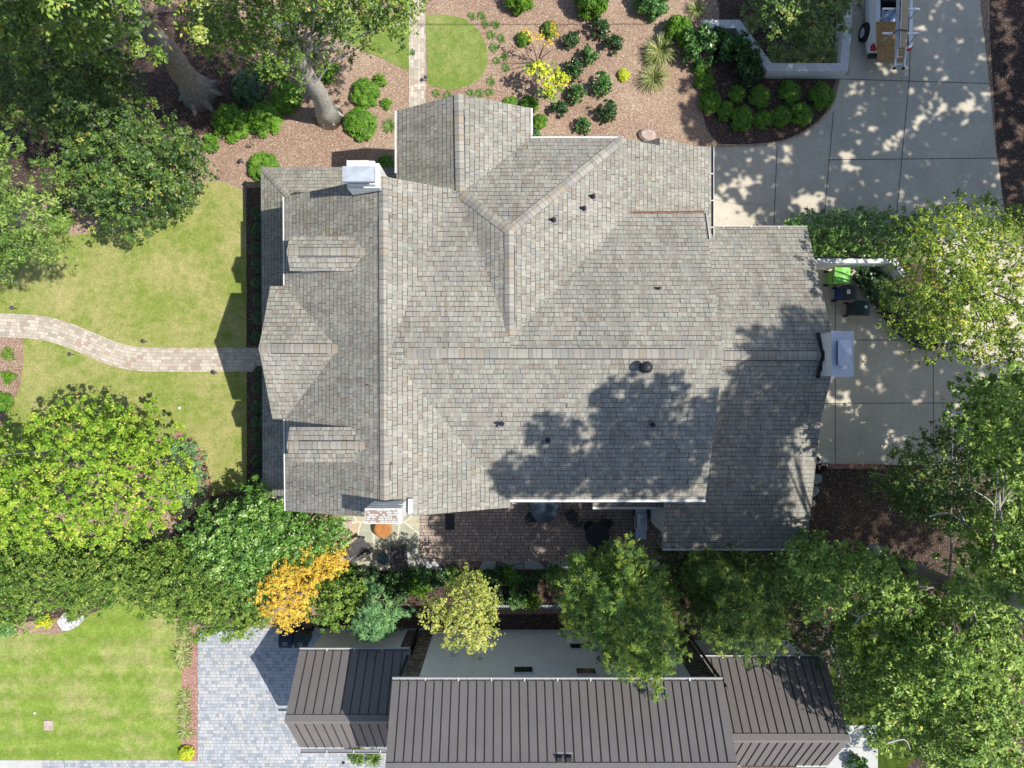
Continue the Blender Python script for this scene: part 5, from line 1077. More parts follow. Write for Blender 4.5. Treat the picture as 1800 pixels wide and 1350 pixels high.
# ================================================================== SHRUBS AND SMALL PLANTS
protos = {}
def shrub_proto(kind, var):
    """meshes of unit radius (1 m wide half) for each kind of shrub, three variants"""
    key = (kind, var)
    if key in protos: return protos[key]
    rs = np.random.RandomState(hash(kind) % 1000 + var if False else sum(map(ord, kind))*7+var)
    C, Rr = [], []
    if kind == 'ball':
        for i in range(46):
            d = rs.normal(size=3); d /= np.linalg.norm(d); d[2] = abs(d[2]); C.append(tuple(d*np.array([.80,.80,.85])*rs.uniform(.86,1.0)+np.array([0,0,.15]))); Rr.append(rs.uniform(.22,.30))
        a = dict(dens=4600, size=.085, tufts=0, asp=.7, up=.35, squash=.9, hemi=.9)
    elif kind == 'loose':
        for i in range(26):
            d = rs.normal(size=3); d /= np.linalg.norm(d); d[2] = abs(d[2]); C.append(tuple(d*np.array([.74,.74,1.0])*rs.uniform(.5,1.05)+np.array([0,0,.2]))); Rr.append(rs.uniform(.2,.34))
        a = dict(dens=2600, size=.13, asp=.55, up=.4, squash=.85, hemi=.8, jit=.8)
    elif kind == 'camellia':
        for i in range(24):
            d = rs.normal(size=3); d /= np.linalg.norm(d); d[2] = abs(d[2]); C.append(tuple(d*np.array([.76,.76,1.15])*rs.uniform(.6,1.02)+np.array([0,0,.25]))); Rr.append(rs.uniform(.2,.3))
        a = dict(dens=2600, size=.14, asp=.55, up=.35, squash=.9, hemi=.8, jit=.9)
    elif kind == 'laurel':
        for i in range(30):
            d = rs.normal(size=3); d /= np.linalg.norm(d); d[2] = abs(d[2]); C.append(tuple(d*np.array([.78,.78,1.0])*rs.uniform(.5,1.02)+np.array([0,0,.2]))); Rr.append(rs.uniform(.18,.28))
        a = dict(dens=2000, size=.17, asp=.42, up=.3, squash=.9, hemi=.8, jit=.9)
    elif kind in ('tuft', 'grass'):
        n = 240 if kind == 'grass' else 110; V_, F_ = [], []
        for i in range(n):
            a = rs.uniform(0, 2*math.pi); ln = rs.uniform(.55, 1.1); hgt = rs.uniform(.3, 1.0)*(.9 if kind == 'grass' else .6); w_ = (.012 if kind == 'grass' else .04); r0 = rs.uniform(0, .18)
            dx, dy = math.cos(a), math.sin(a); px, py = -dy*w_, dx*w_; prev = None
            pts = [(r0, 0.0, 1.0), (r0+ln*.35, hgt*.75, 1.0), (r0+ln*.7, hgt*.95, .8), (r0+ln*(.9 if kind == 'grass' else 1.0), hgt*.7, .15)]
            b = len(V_)
            for r, z, q in pts: V_ += [(dx*r-px*q, dy*r-py*q, z), (dx*r+px*q, dy*r+py*q, z)]
            F_ += [(b+2*k, b+2*k+1, b+2*k+3, b+2*k+2) for k in range(3)]
        me = bpy.data.meshes.new(kind); me.from_pydata(V_, [], F_); at = me.attributes.new('tint', 'FLOAT', 'FACE'); at.data.foreach_set('value', np.repeat(rs.rand(n), 3).astype(np.float32)); me.update()
        protos[key] = me; return me
    elif kind == 'yew':
        for i in range(30):
            d = rs.normal(size=3); d /= np.linalg.norm(d); d[2] = abs(d[2]); C.append(tuple(d*np.array([.8,.8,.9])*rs.uniform(.4,1.02)+np.array([0,0,.2]))); Rr.append(rs.uniform(.22,.34))
        a = dict(dens=2600, size=.11, tufts=0, asp=.3, up=.4, squash=.8, hemi=.8, jit=.7, radial=True)
    o = foliage(kind, C, Rr, L['box'], None, seed=var*13+5, **a); me = o.data; me.materials.clear(); bpy.data.objects.remove(o); protos[key] = me; return me
stem_me = {}
def shrub(px, py, rpx, kind, leaf, label, group=None, h=1.0, name='shrub', cat='shrub', tilt=0):
    r = rpx/40*(1-.6*h*rpx/40/H); z = 0
    hh = r*h; p = P(px, py, hh*.75)
    e = empty(name, (p.x, p.y, 0), rnd.uniform(0, 6.28), label, cat, group)
    me = shrub_proto(kind, rnd.randrange(3)); k = (me.name, leaf)
    if k not in stem_me:
        m2 = me.copy(); m2.materials.append(L[leaf]); stem_me[k] = m2
    o = bpy.data.objects.new('foliage' if kind not in ('tuft', 'grass') else 'blades', stem_me[k]); link(o, e); o.scale = (r*1.06*rnd.uniform(.9, 1.1), r*1.06*rnd.uniform(.9, 1.1), hh*rnd.uniform(.9, 1.15))
    if kind not in ('tuft', 'grass'):
        kk = 'stem'
        if kk not in stem_me:
            mb = MB(); rg = random.Random(4)
            for i in range(5): a = i*1.26; mb.tube([(0,0,0),(.12*math.cos(a),.12*math.sin(a),.3),(.45*math.cos(a),.45*math.sin(a),.75)], [.05,.035,.012], 5)
            t = mb.build('stems', M['bark_d'], None); stem_me[kk] = t.data; bpy.data.objects.remove(t)
        s = bpy.data.objects.new('stems', stem_me[kk]); link(s, e); s.scale = (r, r, hh)
    return e
G1 = 'clipped shrubs in the mulch left of the straight path'; BX = 'clipped boxwood balls in the curved bed by the driveway'; CM = 'dark glossy shrubs in the front mulch bed'
for x, y, r, k, lf, l in (
 (640,162,27,'ball','box','upper of the two big bright green mounds left of the straight path'),(632,213,30,'ball','box','lower of the two big bright green mounds left of the straight path'),
 (668,140,16,'loose','box','small green shrub above right of the big mounds'),(679,180,12,'loose','box','small loose green shrub right of the big mounds'),
 (576,124,23,'loose','box','round green shrub right of the pale tree trunk'),(548,104,14,'loose','olive','small yellowish shrub tucked behind the pale tree trunk'),
 (462,205,30,'ball','box','bright round green mound left of the pale trunk, front of its cluster'),(403,212,32,'ball','box','round green mound half in shade, nearest the grey trunk'),
 (434,152,31,'ball','dark','dark shaded mound above its cluster between the two trunks'),(500,168,28,'ball','box','shaded green mound touching the pale trunk shadow'),
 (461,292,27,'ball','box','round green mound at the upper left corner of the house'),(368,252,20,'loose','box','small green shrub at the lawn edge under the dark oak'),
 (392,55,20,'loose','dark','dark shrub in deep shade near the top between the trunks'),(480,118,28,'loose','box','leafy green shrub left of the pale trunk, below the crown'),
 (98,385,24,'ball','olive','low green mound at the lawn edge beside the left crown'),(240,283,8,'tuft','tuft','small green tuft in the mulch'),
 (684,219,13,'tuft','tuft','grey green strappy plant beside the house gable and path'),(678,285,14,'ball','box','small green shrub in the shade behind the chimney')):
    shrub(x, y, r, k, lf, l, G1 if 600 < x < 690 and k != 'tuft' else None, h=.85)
for x, y, r, l in ((1052,48,22,'uppermost dark glossy shrub of the front bed'),(1003,68,19,'dark glossy shrub beside the orange and yellow maple twigs'),(1078,77,21,'dark glossy shrub furthest right in the upper group'),
 (1035,97,20,'dark glossy shrub just below the uppermost one'),(1007,121,22,'dark glossy shrub touching the yellow maple'),(1056,145,23,'large dark glossy shrub left of the golden ball'),(1017,165,20,'dark glossy shrub between the yellow maple and the lowest shrubs'),
 (983,191,18,'dark glossy shrub below the yellow maple tip'),(1067,193,22,'dark glossy shrub lowest on the right'),(1026,218,18,'lowest dark glossy shrub, nearest the roof edge')):
    shrub(x, y, r, 'camellia', 'dark' if (x*7) % 3 else 'laurel', l, CM, h=1.15)
for x, y, r, k, lf, l, h in ((897,181,13,'ball','box','small bright green mound at the gable tip right side',.8),(930,181,17,'ball','box','round green shrub above the gable corner',1.0),(949,213,14,'ball','box','green shrub right of the gable corner',.9),(943,236,11,'loose','laurel','lowest small green shrub beside the gable wall',.9),
 (920,66,14,'ball','box','small round green shrub left of the orange twigs',1.0),(967,50,14,'ball','olive','small round shrub behind the orange leaves, top of the maple',1.0),(1097,130,10.5,'ball','chart','small golden yellow ball shrub standing alone',1.0),
 (914,-14,28,'ball','box','large green shrub cut by the top edge, first of three from the left',1.6),(1040,-12,32,'ball','box','large green shrub cut by the top edge, middle of three',1.6),(1150,-12,30,'ball','laurel','large green shrub cut by the top edge, right of three',1.6),
 (1194,49,24,'ball','box','round clipped green shrub left of the big laurel',1.5)):
    shrub(x, y, r, k, lf, l, None, h)
for x, y, r, l in ((1231,77,37,'large bright laurel at the left end of the planter wall'),(1270,72,30,'middle laurel in front of the planter wall'),(1298,82,26,'right laurel touching the planter wall corner'),(1322,116,33,'dark laurel bush in front of the angled wall')):
    shrub(x, y, r, 'laurel', 'laurel' if x < 1300 else 'dark', l, None, h=1.35)
for x, y, r, l in ((1231,117,14,'smallest bright ball, topmost on the left of the curved bed'),(1240,141,17,'second ball down the left side of the curved bed'),(1250,176,20,'ball at the left bend of the curved bed'),(1277,193,16,'small ball between the left bend and the row bottom'),(1305,206,21,'large ball at the left end of the bottom row'),
 (1343,209,17,'second ball from the left in the bottom row'),(1375,203,18,'third ball from the left in the bottom row'),(1411,198,20,'right end ball of the bottom row'),(1297,164,15,'dark ball in the second row under the laurel'),(1337,167,19,'bright topped ball in the second row, middle'),(1390,160,20,'ball just under the white planter wall'),(1446,167,22,'large ball in the right corner beside the drive')):
    shrub(x, y, r, 'ball', 'box', l, BX, h=.95, name='boxwood_ball', cat='boxwood')
TF = 'small grassy tufts round the oval lawn'
for i, (x, y, w_) in enumerate(((830,27,'topmost tuft by the oval lawn'),(847,26,'tuft right of the topmost one'),(853,41,'third tuft down from the top, above the lawn bend'),(871,42,'tuft furthest right in the upper four'),(863,60,'tiny tuft level with the lawn top right'),(881,66,'tiny tuft alone on the right, level with the lawn middle'),(868,82,'tuft beside the widest part of the lawn'),(888,98,'dark tuft at the twig ends of the maple'),(873,105,'tuft left of the dark one at the maple twigs'),(889,117,'lower dark tuft at the maple twigs'),(863,142,'tuft by the lower right bend of the lawn'),(860,161,'tuft just below the lower right bend'),(843,163,'tuft between the lawn and the gable ridge, right one'),(827,164,'tuft between the lawn and the gable ridge, left one'),(787,166,'tuft left of the gable ridge tip'),(766,163,'tuft nearest the straight path end'))):
    shrub(x, y, 8, 'tuft', 'tuft', w_, TF, h=.7, name='grass_tuft', cat='tuft')
for x, y, r, l in ((1152,132,30,'lower spiky ornamental grass in the front bed'),(1163,84,32,'upper spiky ornamental grass beside the laurel'),(1150,100,22,'small straw ornamental grass between the two spiky ones'),(1227,12,20,'ornamental grass above the planter wall end'),
 (1368,95,22,'dry arching grass in the planter, left'),(1398,100,20,'dry arching grass in the planter, second from the left'),(1430,97,22,'dry arching grass in the planter, third from the left'),(1460,92,22,'dry arching grass in the planter corner'),(1322,40,18,'dry yellow grass in the shade of the planter')):
    shrub(x, y, r, 'grass', 'straw', l, None, h=.9, name='ornamental_grass', cat='grass clump')
for x, y, r, k, lf, l in ((12,622,14,'loose','olive','thin brownish shrub nearest the path in the left bed'),(13,662,15,'loose','box','bushy green shrub in the middle of the left bed'),(-2,708,19,'ball','box','round green shrub cut by the left edge'),(325,1327,14,'ball','chart','yellow shrub at the lower end of the mulch strip'),
 (76,1094,15,'loose','chart','chartreuse shrub in front of the long hedge'),(2,1105,26,'loose','fern','blue green shrub at the left edge below the hedge'),(128,1082,14,'loose','olive','small shrub in the white gravel'),
 (628,1330,18,'loose','tuft','yellow green plant at the wing corner, left'),(655,1338,16,'tuft','tuft','strappy plant at the wing corner, right'),(1500,1300,20,'laurel','laurel','shrub hanging over the pale walkway, bottom right of the metal roof'),(1488,1232,16,'laurel','laurel','small bright shrub at the metal roof edge'),(1510,1345,22,'laurel','laurel','green shrub on the pale walkway at the bottom edge'),
 (895,1010,20,'loose','box','low green shrub under the patio border, right'),(905,1055,24,'loose','laurel','bright green shrub above the grey timber edging'),(938,1060,20,'loose','olive','dull shrub behind the grey timber edging'),(935,1027,12,'tuft','straw','small pale grass in the dark bed')):
    if l.startswith('shrub hanging'): continue
    shrub(x, y, r, k, lf, l, None, h=1.1)
for i, (x, y, l) in enumerate(((322,1108,'topmost grassy tuft of the mulch strip'),(323,1126,'second grassy tuft from the top of the mulch strip'),(318,1150,'largest grassy tuft of the mulch strip'),(322,1168,'fourth grassy tuft from the top of the mulch strip'),(324,1224,'fifth grassy tuft, below the bare gap of the mulch strip'),(320,1245,'sixth grassy tuft of the mulch strip'),(323,1265,'seventh grassy tuft of the mulch strip'),(324,1290,'lowest grassy tuft of the mulch strip'))):
    shrub(x, y, 18 if i == 2 else 13, 'tuft', 'straw', l, 'grassy tufts in the mulch strip by the grey pavers', h=.8, name='grass_tuft', cat='tuft')
wd = ['first','second','third','fourth','fifth','sixth','seventh','eighth','ninth','tenth','eleventh','twelfth','thirteenth','fourteenth','fifteenth','sixteenth','seventeenth']
for i in range(16):
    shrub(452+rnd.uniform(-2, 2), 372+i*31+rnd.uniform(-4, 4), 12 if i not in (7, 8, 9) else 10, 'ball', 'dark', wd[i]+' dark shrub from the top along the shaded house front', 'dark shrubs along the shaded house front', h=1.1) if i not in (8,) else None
for i, x in enumerate((620,652,690,712,745,772,798,826,850,872,905,935,968)):
    shrub(x, 1012+(i % 3)*5, 20, 'loose', 'dark' if i % 2 else 'laurel', wd[i]+' shrub from the left in the row below the patio edge', 'row of shrubs below the patio edge', h=1.4)
for i, (x, y) in enumerate(((700,1042),(735,1030),(842,1040),(870,1046))): shrub(x, y, 24, 'loose', ('dark', 'box', 'olive', 'dark')[i], wd[i]+' shrub from the left in the second row below the patio', 'second row of shrubs below the patio', h=1.3)

# ================================================================== HEDGES, BIG SHRUBS, TREES
def mass(name, label, cat, poly, zlo, zhi, step, r, leaf, seed, kind=None, under=.4, **kw):
    C, Rr = crown_pts(poly, zlo, zhi, step, r, seed, zn=.18, under=under)
    e = empty(name, (C[0].x, C[0].y, 0), 0, label, cat); b = Vector((C[0].x, C[0].y, 0))
    foliage('foliage', [tuple(c-b) for c in C], Rr, L[leaf], e, seed=seed, **kw)
    mb = MB(); rg = random.Random(seed)
    for i in rg.sample(range(len(C)), min(14, len(C))): c = C[i]-b; mb.tube([(c.x, c.y, 0), (c.x+.1, c.y+.05, c.z*.5), tuple(c)], [.05, .035, .015], 6)
    mb.build('stems', M['bark_d'], e)
    if kind: tag(e, kind=kind)
    return e
mass('hedge', 'long olive green hedge between the lawns on the left', 'hedge', [(-80,930),(60,955),(150,968),(260,958),(350,950),(440,985),(475,1060),(440,1108),(350,1112),(300,1085),(220,1056),(150,1078),(90,1062),(30,1100),(-80,1090)], 1.2, 3.0, 15, .5, 'olive', 21, dens=800, size=.10, asp=.5, cap=110000, jit=.8)
mass('hedge', 'clipped hedge between the driveway and the white wall', 'hedge', [(1375,392),(1400,381),(1470,378),(1560,373),(1640,380),(1640,440),(1590,452),(1430,449),(1390,440)], 1.0, 1.5, 12, .38, 'ever', 22, dens=700, size=.10, asp=.5, cap=40000, jit=.8)
mass('groundcover', 'dark glossy groundcover beside the bins and white wall', 'groundcover', [(1496,470),(1540,472),(1560,500),(1590,500),(1640,560),(1700,600),(1640,612),(1600,600),(1560,556),(1522,506)], .3, .7, 12, .3, 'dark', 23, kind='stuff', dens=600, size=.11, cap=14000)
mass('evergreen_shrub', 'large glossy green evergreen shrub at the lower left house corner', 'shrub', [(330,945),(365,905),(420,880),(440,862),(480,858),(505,880),(510,900),(560,905),(598,915),(590,960),(560,990),(500,1010),(470,1050),(420,1040),(370,1010),(335,980)], 1.8, 4.2, 16, .55, 'ever', 24, dens=600, size=.115, asp=.5, cap=60000, jit=.8)
mass('shrub', 'yellow green bush between the orange tree and the blue green conifer', 'shrub', [(545,1040),(580,1010),(630,1020),(642,1050),(620,1075),(615,1105),(580,1098),(545,1085)], 1.5, 3.4, 14, .42, 'olive', 25, dens=700, size=.095, cap=26000, jit=.8)
mass('juniper', 'spreading green juniper beside the brick edging and yellow green tree', 'shrub', [(300,790),(330,775),(350,800),(358,840),(345,885),(310,895),(280,870)], .6, 1.3, 14, .4, 'fern', 26, dens=420, size=.14, asp=.2, radial=True, cap=12000)
ch = lambda poly, zl, zh, st, r, sd, **k: crown_pts(poly, zl, zh, st, r, sd, **k)
# yellow-green tree on the left lawn
C, Rr = ch([(-60,760),(0,765),(50,800),(58,752),(105,725),(138,695),(160,700),(180,725),(205,715),(222,730),(220,765),(265,752),(280,785),(275,815),(295,850),(285,890),(275,925),(240,920),(222,945),(190,948),(165,965),(100,960),(40,955),(-60,945)], 3.6, 7.6, 27, .52, 31, zn=1.0, under=.95)
tree('maple_tree', 'large yellow green tree on the lower left lawn', 'tree', C, Rr, P(185,800), P(165,815,4.5), .17, L['lime'], M['bark'], seed=31, limbs=22, dens=950, size=.09, asp=.7, up=.75, cap=170000, tufts=5, tv=.6)
# japanese maple, orange
C, Rr = ch([(440,1030),(455,1005),(490,990),(520,965),(560,960),(598,975),(600,1000),(570,1015),(548,1040),(540,1070),(520,1100),(490,1110),(470,1080),(445,1060)], 2.6, 4.3, 14, .36, 32, zn=.5, under=.7)
tree('orange_maple', 'small orange autumn maple beside the flagstone terrace', 'tree', C, Rr, P(545,1010), P(530,1020,2.4), .07, L['orange'], M['bark_d'], seed=32, limbs=16, dens=1200, size=.07, asp=.55, cap=60000, tv=.8)
# blue-green conifer: drooping sprays
rs = np.random.RandomState(5); C, Rr = [], []; q0 = P(678,1050,0)
for i in range(44):
    a = rs.uniform(0, 6.28); t = rs.uniform(0, 1)**.8; rr = (1.25*(1-t)+.15)*rs.uniform(.6, 1.1); C.append(Vector((q0.x+math.cos(a)*rr, q0.y+math.sin(a)*rr, .9+2.9*t-.25*rr))); Rr.append(.38*rs.uniform(.8, 1.3))
tree('deodar_cedar', 'feathery blue green conifer between the bush and the pale tree', 'tree', C, Rr, (q0.x, q0.y, 0), (q0.x+.05, q0.y, 4.0), .09, L['fern'], M['bark_d'], seed=33, limbs=24, dens=700, size=.26, asp=.11, radial=True, up=.5, squash=.55, cap=26000)
# pale small-leaved tree over the stucco wall
C, Rr = ch([(745,1075),(760,1045),(785,1050),(800,1030),(830,1018),(860,1030),(870,1060),(865,1095),(872,1115),(845,1142),(800,1140),(775,1110),(755,1100)], 4.2, 6.4, 11, .34, 34, zn=.6, keep=.9)
tree('pale_leaved_tree', 'slim pale yellow green tree leaning in front of the stucco wall', 'tree', C, Rr, P(845,1040), P(815,1088,5.2), .07, L['pale'], M['twig'], seed=34, limbs=26, dens=620, size=.075, asp=.7, cap=26000)
# two japanese cedars: many plumes of needles turned up and out
def cedar(label, bx, by, hgt, poly, zlo, seed, leaf, step=19):
    b = P(bx, by); C, Rr = crown_pts(poly, zlo, hgt-.4, step, .36, seed, zn=1.3, under=0)
    rs = np.random.RandomState(seed); C0 = list(C)
    for c in C0:            # each plume runs back down towards the trunk
        for q in (.18, .4):
            ax = Vector((b.x, b.y, c.z-2.0)); d = c.lerp(ax, q); C.append(d + Vector((rs.uniform(-.1, .1), rs.uniform(-.1, .1), -.3))); Rr.append(.46)
    return tree('japanese_cedar', label, 'tree', C, Rr, tuple(b), (b.x+.1, b.y-.1, hgt-2.5), .2, L[leaf], M['bark_d'], seed=seed, limbs=30, dens=1500, size=.155, asp=.13, radial=True, up=.6, squash=1.0, cap=170000, jit=.8, tufts=6, tv=1.3)
cedar('tall bright green plumed cedar overlapping the big metal roof', 1052, 1012, 9.6, [(985,985),(1010,965),(1045,985),(1065,965),(1085,945),(1110,945),(1125,960),(1142,975),(1140,1005),(1170,1000),(1180,1030),(1205,1060),(1200,1100),(1212,1150),(1190,1160),(1195,1200),(1165,1228),(1140,1215),(1125,1195),(1090,1205),(1070,1180),(1060,1140),(1030,1130),(1000,1110),(990,1070),(975,1040)], 3.6, 41, 'crypt')
cedar('darker plumed cedar right of the tall one', 1235, 1010, 8.4, [(1205,985),(1240,970),(1290,970),(1330,985),(1365,1010),(1388,1040),(1375,1070),(1392,1095),(1385,1130),(1350,1150),(1310,1150),(1260,1142),(1225,1125),(1215,1090),(1222,1050),(1200,1020)], 3.2, 42, 'cryptd')
# planter tree / shrub
C, Rr = ch([(1325,-60),(1330,20),(1345,50),(1370,70),(1400,60),(1420,82),(1450,78),(1475,50),(1482,20),(1510,0),(1530,-60)], 1.6, 3.6, 16, .5, 35, zn=.5)
tree('planter_tree', 'shaded leafy small tree inside the white planter wall', 'tree', C, Rr, P(1405,10), P(1410,-10,2.4), .09, L['doak'], M['bark_d'], seed=35, limbs=14, dens=500, size=.11, cap=30000)
# yellow leaved vase shaped small tree in the front bed
b = P(945,112); e = empty('golden_maple', tuple(b), 0, 'many stemmed small maple with yellow, lime and orange sprays', 'tree')
mb = MB()
for tx_, ty_, tz in ((885,92,1.3),(888,117,1.3),(930,64,1.6),(968,55,1.7),(975,85,1.6),(950,128,1.6),(985,132,1.7),(905,140,1.2),(960,150,1.5),(955,80,1.8)):
    t = P(tx_, ty_, tz)-b; mb.tube([(0,0,0), tuple(t*.35+Vector((0,0,.25))), tuple(t*.7+Vector((0,0,.15))), tuple(t)], [.025,.016,.010,.004], 6)
mb.build('stems', M['bark_d'], e)
def clumps(pts, z, r): return [tuple(P(x, y, z+(i % 3)*.12)-b) for i, (x, y) in enumerate(pts)], [r]*len(pts)
C, Rr = clumps([(935,125),(950,120),(962,124),(975,128),(986,130),(965,138),(975,145),(960,152),(970,158),(985,145),(955,140),(945,115),(990,138),(963,163)], 1.5, .24); foliage('crown', C, Rr, L['chart'], e, dens=2200, size=.075, seed=3, up=.8)
C, Rr = clumps([(940,118),(928,120),(956,112),(970,120),(948,132),(980,138),(968,147),(985,150),(978,160),(965,168),(955,165),(972,172)], 1.3, .27); foliage('leaf_spray', C, Rr, L['lightg'], e, dens=1300, size=.09, seed=8, up=.8)
C, Rr = clumps([(930,62),(925,55),(935,70),(970,50),(973,60),(968,70),(962,78),(975,45),(998,140),(980,150),(947,60),(950,70)], 1.6, .17); foliage('orange_spray', C, Rr, L['orange'], e, dens=900, size=.08, seed=4, up=.8)
# grey trunked oak, top left
b = P(352,166); C, Rr = ch([(-60,-60),(185,-60),(172,15),(160,38),(165,60),(130,55),(100,40),(60,70),(30,50),(0,75),(-60,80)], 8.5, 11.5, 26, .75, 51, zn=1.2, under=.3)
C2, R2 = ch([(-200,-300),(230,-300),(240,-40),(180,-60),(-200,-80)], 11, 17, 60, 1.3, 52, zn=1.5); C += C2; Rr += R2
tree('grey_oak_tree', 'huge oak with a thick leaning grey trunk at the upper left', 'tree', C, Rr, tuple(b), tuple(P(170,-60,9.0)), .56, L['oak'], M['bark'], seed=51, limbs=20, roots=7, dens=420, size=.13, asp=.5, cap=110000, up=.7)
# dark oak in front of it
C, Rr = ch([(-60,90),(60,50),(120,50),(168,50),(195,85),(222,150),(240,190),(280,205),(318,222),(345,260),(325,300),(300,305),(320,330),(290,350),(240,345),(215,375),(210,400),(190,405),(180,380),(130,370),(120,340),(95,350),(60,330),(80,290),(110,285),(100,250),(60,215),(20,200),(-60,200)], 3.8, 6.6, 22, .58, 53, zn=1.2, under=.9, keep=.98)
tree('dark_oak_tree', 'dark leaved oak spreading over the mulch at the upper left', 'tree', C, Rr, P(120,225), P(150,200,4.6), .2, L['doak'], M['bark'], seed=53, limbs=34, dens=620, size=.12, asp=.5, cap=160000, up=.65, jit=.9)
# light green tree at the left edge
C, Rr = ch([(-80,225),(0,240),(20,260),(18,290),(0,300),(-80,300)], 9, 10.5, 16, .5, 54); C2, R2 = ch([(-80,330),(5,325),(38,352),(72,378),(75,400),(55,415),(76,430),(50,442),(20,450),(-20,455),(-80,470)], 8.5, 11, 17, .5, 55, zn=.8); C += C2; Rr += R2
C2, R2 = ch([(-330,200),(-80,220),(-80,480),(-330,480)], 9, 13, 55, 1.1, 56); C += C2; Rr += R2
tree('light_green_tree', 'light green fine leaved tree cut by the left edge', 'tree', C, Rr, P(-190,380), P(-230,350,8.0), .28, L['lightg'], M['twig'], seed=54, limbs=26, dens=420, size=.13, asp=.32, radial=True, cap=45000, up=.7, jit=.8)
# pale trunk tree, top centre left
b = P(580,206); C, Rr = ch([(340,-60),(720,-60),(722,10),(700,30),(705,45),(672,60),(650,60),(620,45),(600,60),(560,50),(545,80),(520,60),(515,90),(500,130),(480,115),(455,105),(440,70),(410,90),(380,60),(360,80),(330,55)], 6.6, 9.0, 19, .52, 57, zn=1.2, keep=.93, under=.55)
C2, R2 = ch([(300,-330),(700,-330),(720,-70),(300,-70)], 10, 15, 65, 1.2, 58); C += C2; Rr += R2
tree('pale_trunk_tree', 'tall tree with a pale mottled leaning trunk by the mulch bed', 'tree', C, Rr, tuple(b), tuple(P(478,20,9.5)), .40, L['oak'], M['bark_l'], seed=57, limbs=30, roots=6, dens=420, size=.115, asp=.5, cap=100000, up=.6, jit=.8)
# dead brown needles fallen in the oak
mass('needle_bed', 'brown fallen pine needles between the oak branches', 'pine straw', [(20,190),(80,200),(110,235),(85,270),(60,250),(30,225)], .02, .1, 14, .4, 'needle', 59, kind='stuff', dens=300, size=.25, asp=.06, cap=4000)
# right side: yellow green fine leaved tree
C, Rr = ch([(1622,372),(1660,358),(1700,350),(1740,352),(1760,372),(1860,360),(1860,640),(1800,655),(1740,625),(1700,640),(1650,620),(1610,590),(1590,540),(1585,500),(1605,460),(1600,420)], 5.0, 8.5, 19, .46, 61, zn=1.3, keep=.92, under=.7)
tree('elm_tree', 'fine leaved yellow green tree right of the hedge and wall', 'tree', C, Rr, P(1660,520), P(1730,500,6.5), .16, L['oliveb'], M['bark'], seed=61, limbs=34, dens=480, size=.10, asp=.6, cap=80000, up=.6, jit=.8)
# dark multi stemmed tree at the lower right drive corner
C, Rr = ch([(1600,800),(1640,790),(1680,745),(1720,740),(1780,760),(1860,760),(1860,940),(1760,960),(1700,930),(1640,930),(1590,890),(1560,860)], 3.0, 6.0, 17, .5, 62, zn=1.0, keep=.93, under=.7)
tree('dark_understorey_tree', 'dark green small leaved tree over the lower right corner of the drive', 'tree', C, Rr, P(1660,880), P(1690,880,4.2), .12, L['doak'], M['twig'], seed=62, limbs=24, dens=420, size=.11, cap=50000, jit=.9)
# big oak bottom right: low branches in view, the high crown shades the roof from beyond the frame
b = P(1608,1010); C, Rr = [], []
for poly, zl, zh, st, r, sd in (
 ([(1390,1010),(1420,965),(1460,960),(1475,990),(1510,975),(1560,975),(1590,1010),(1620,1040),(1600,1080),(1540,1070),(1500,1050),(1450,1080),(1410,1060)], 5.5, 7.5, 16, .5, 63),
 ([(1710,690),(1740,665),(1790,650),(1860,690),(1860,860),(1800,900),(1770,840),(1730,770)], 8.5, 10.5, 19, .5, 64),
 ([(1690,930),(1750,900),(1860,900),(1860,1060),(1760,1050),(1720,1000)], 7, 9, 20, .55, 65),
 ([(1580,1090),(1640,1050),(1700,1070),(1860,1060),(1860,1420),(1680,1420),(1620,1330),(1640,1290),(1580,1290),(1530,1310),(1520,1250),(1545,1210),(1535,1150)], 3.0, 9.0, 19, .55, 66)):
    c, r_ = ch(poly, zl, zh, st, r, sd, zn=1.2, keep=.95, under=.7); C += c; Rr += r_
c, r_ = ch([(1680,1005),(1760,1000),(1860,1010),(1860,1100),(1790,1085),(1740,1070),(1690,1060)], 8.5, 10.5, 17, .5, 69, zn=.8, keep=.8, under=.3); C += c; Rr += r_
SDIR = Vector((0.62, -0.09, 1.0))
def shade(poly, zt, zc, step, r, seed, keep=.8, holes=(), jit=1.0, hf=.9):
    """clump centres high in a crown that lie sunward of the shaded ground outline (pixels) at height zt"""
    rg = random.Random(seed); xs = [p[0] for p in poly]; ys = [p[1] for p in poly]; C, Rr = [], []
    x = min(xs)
    while x < max(xs):
        y = min(ys)
        while y < max(ys):
            a, c = x+rg.uniform(-.5, .5)*step, y+rg.uniform(-.5, .5)*step; y += step
            if not inpoly(a, c, poly) or rg.random() > keep: continue
            if any((a-h[0])**2+(c-h[1])**2 < (h[2]*hf+6)**2 for h in holes): continue
            z = zc+rg.uniform(-.8, .8)*jit; p = P(a, c, zt); q = p+SDIR*(z-zt)
            if q.x < 22.5*(1-z/H)+r and abs(q.y) < 16.875*(1-z/H)+r:   # would hang in front of the roof: lift it
                z2 = zc+2.0; q = p+SDIR*(z2-zt)
                if q.x < 22.5*(1-z2/H)+r and abs(q.y) < 16.875*(1-z2/H)+r: continue
            C.append(q); Rr.append(r*rg.uniform(.75, 1.25))
        x += step
    return C, Rr
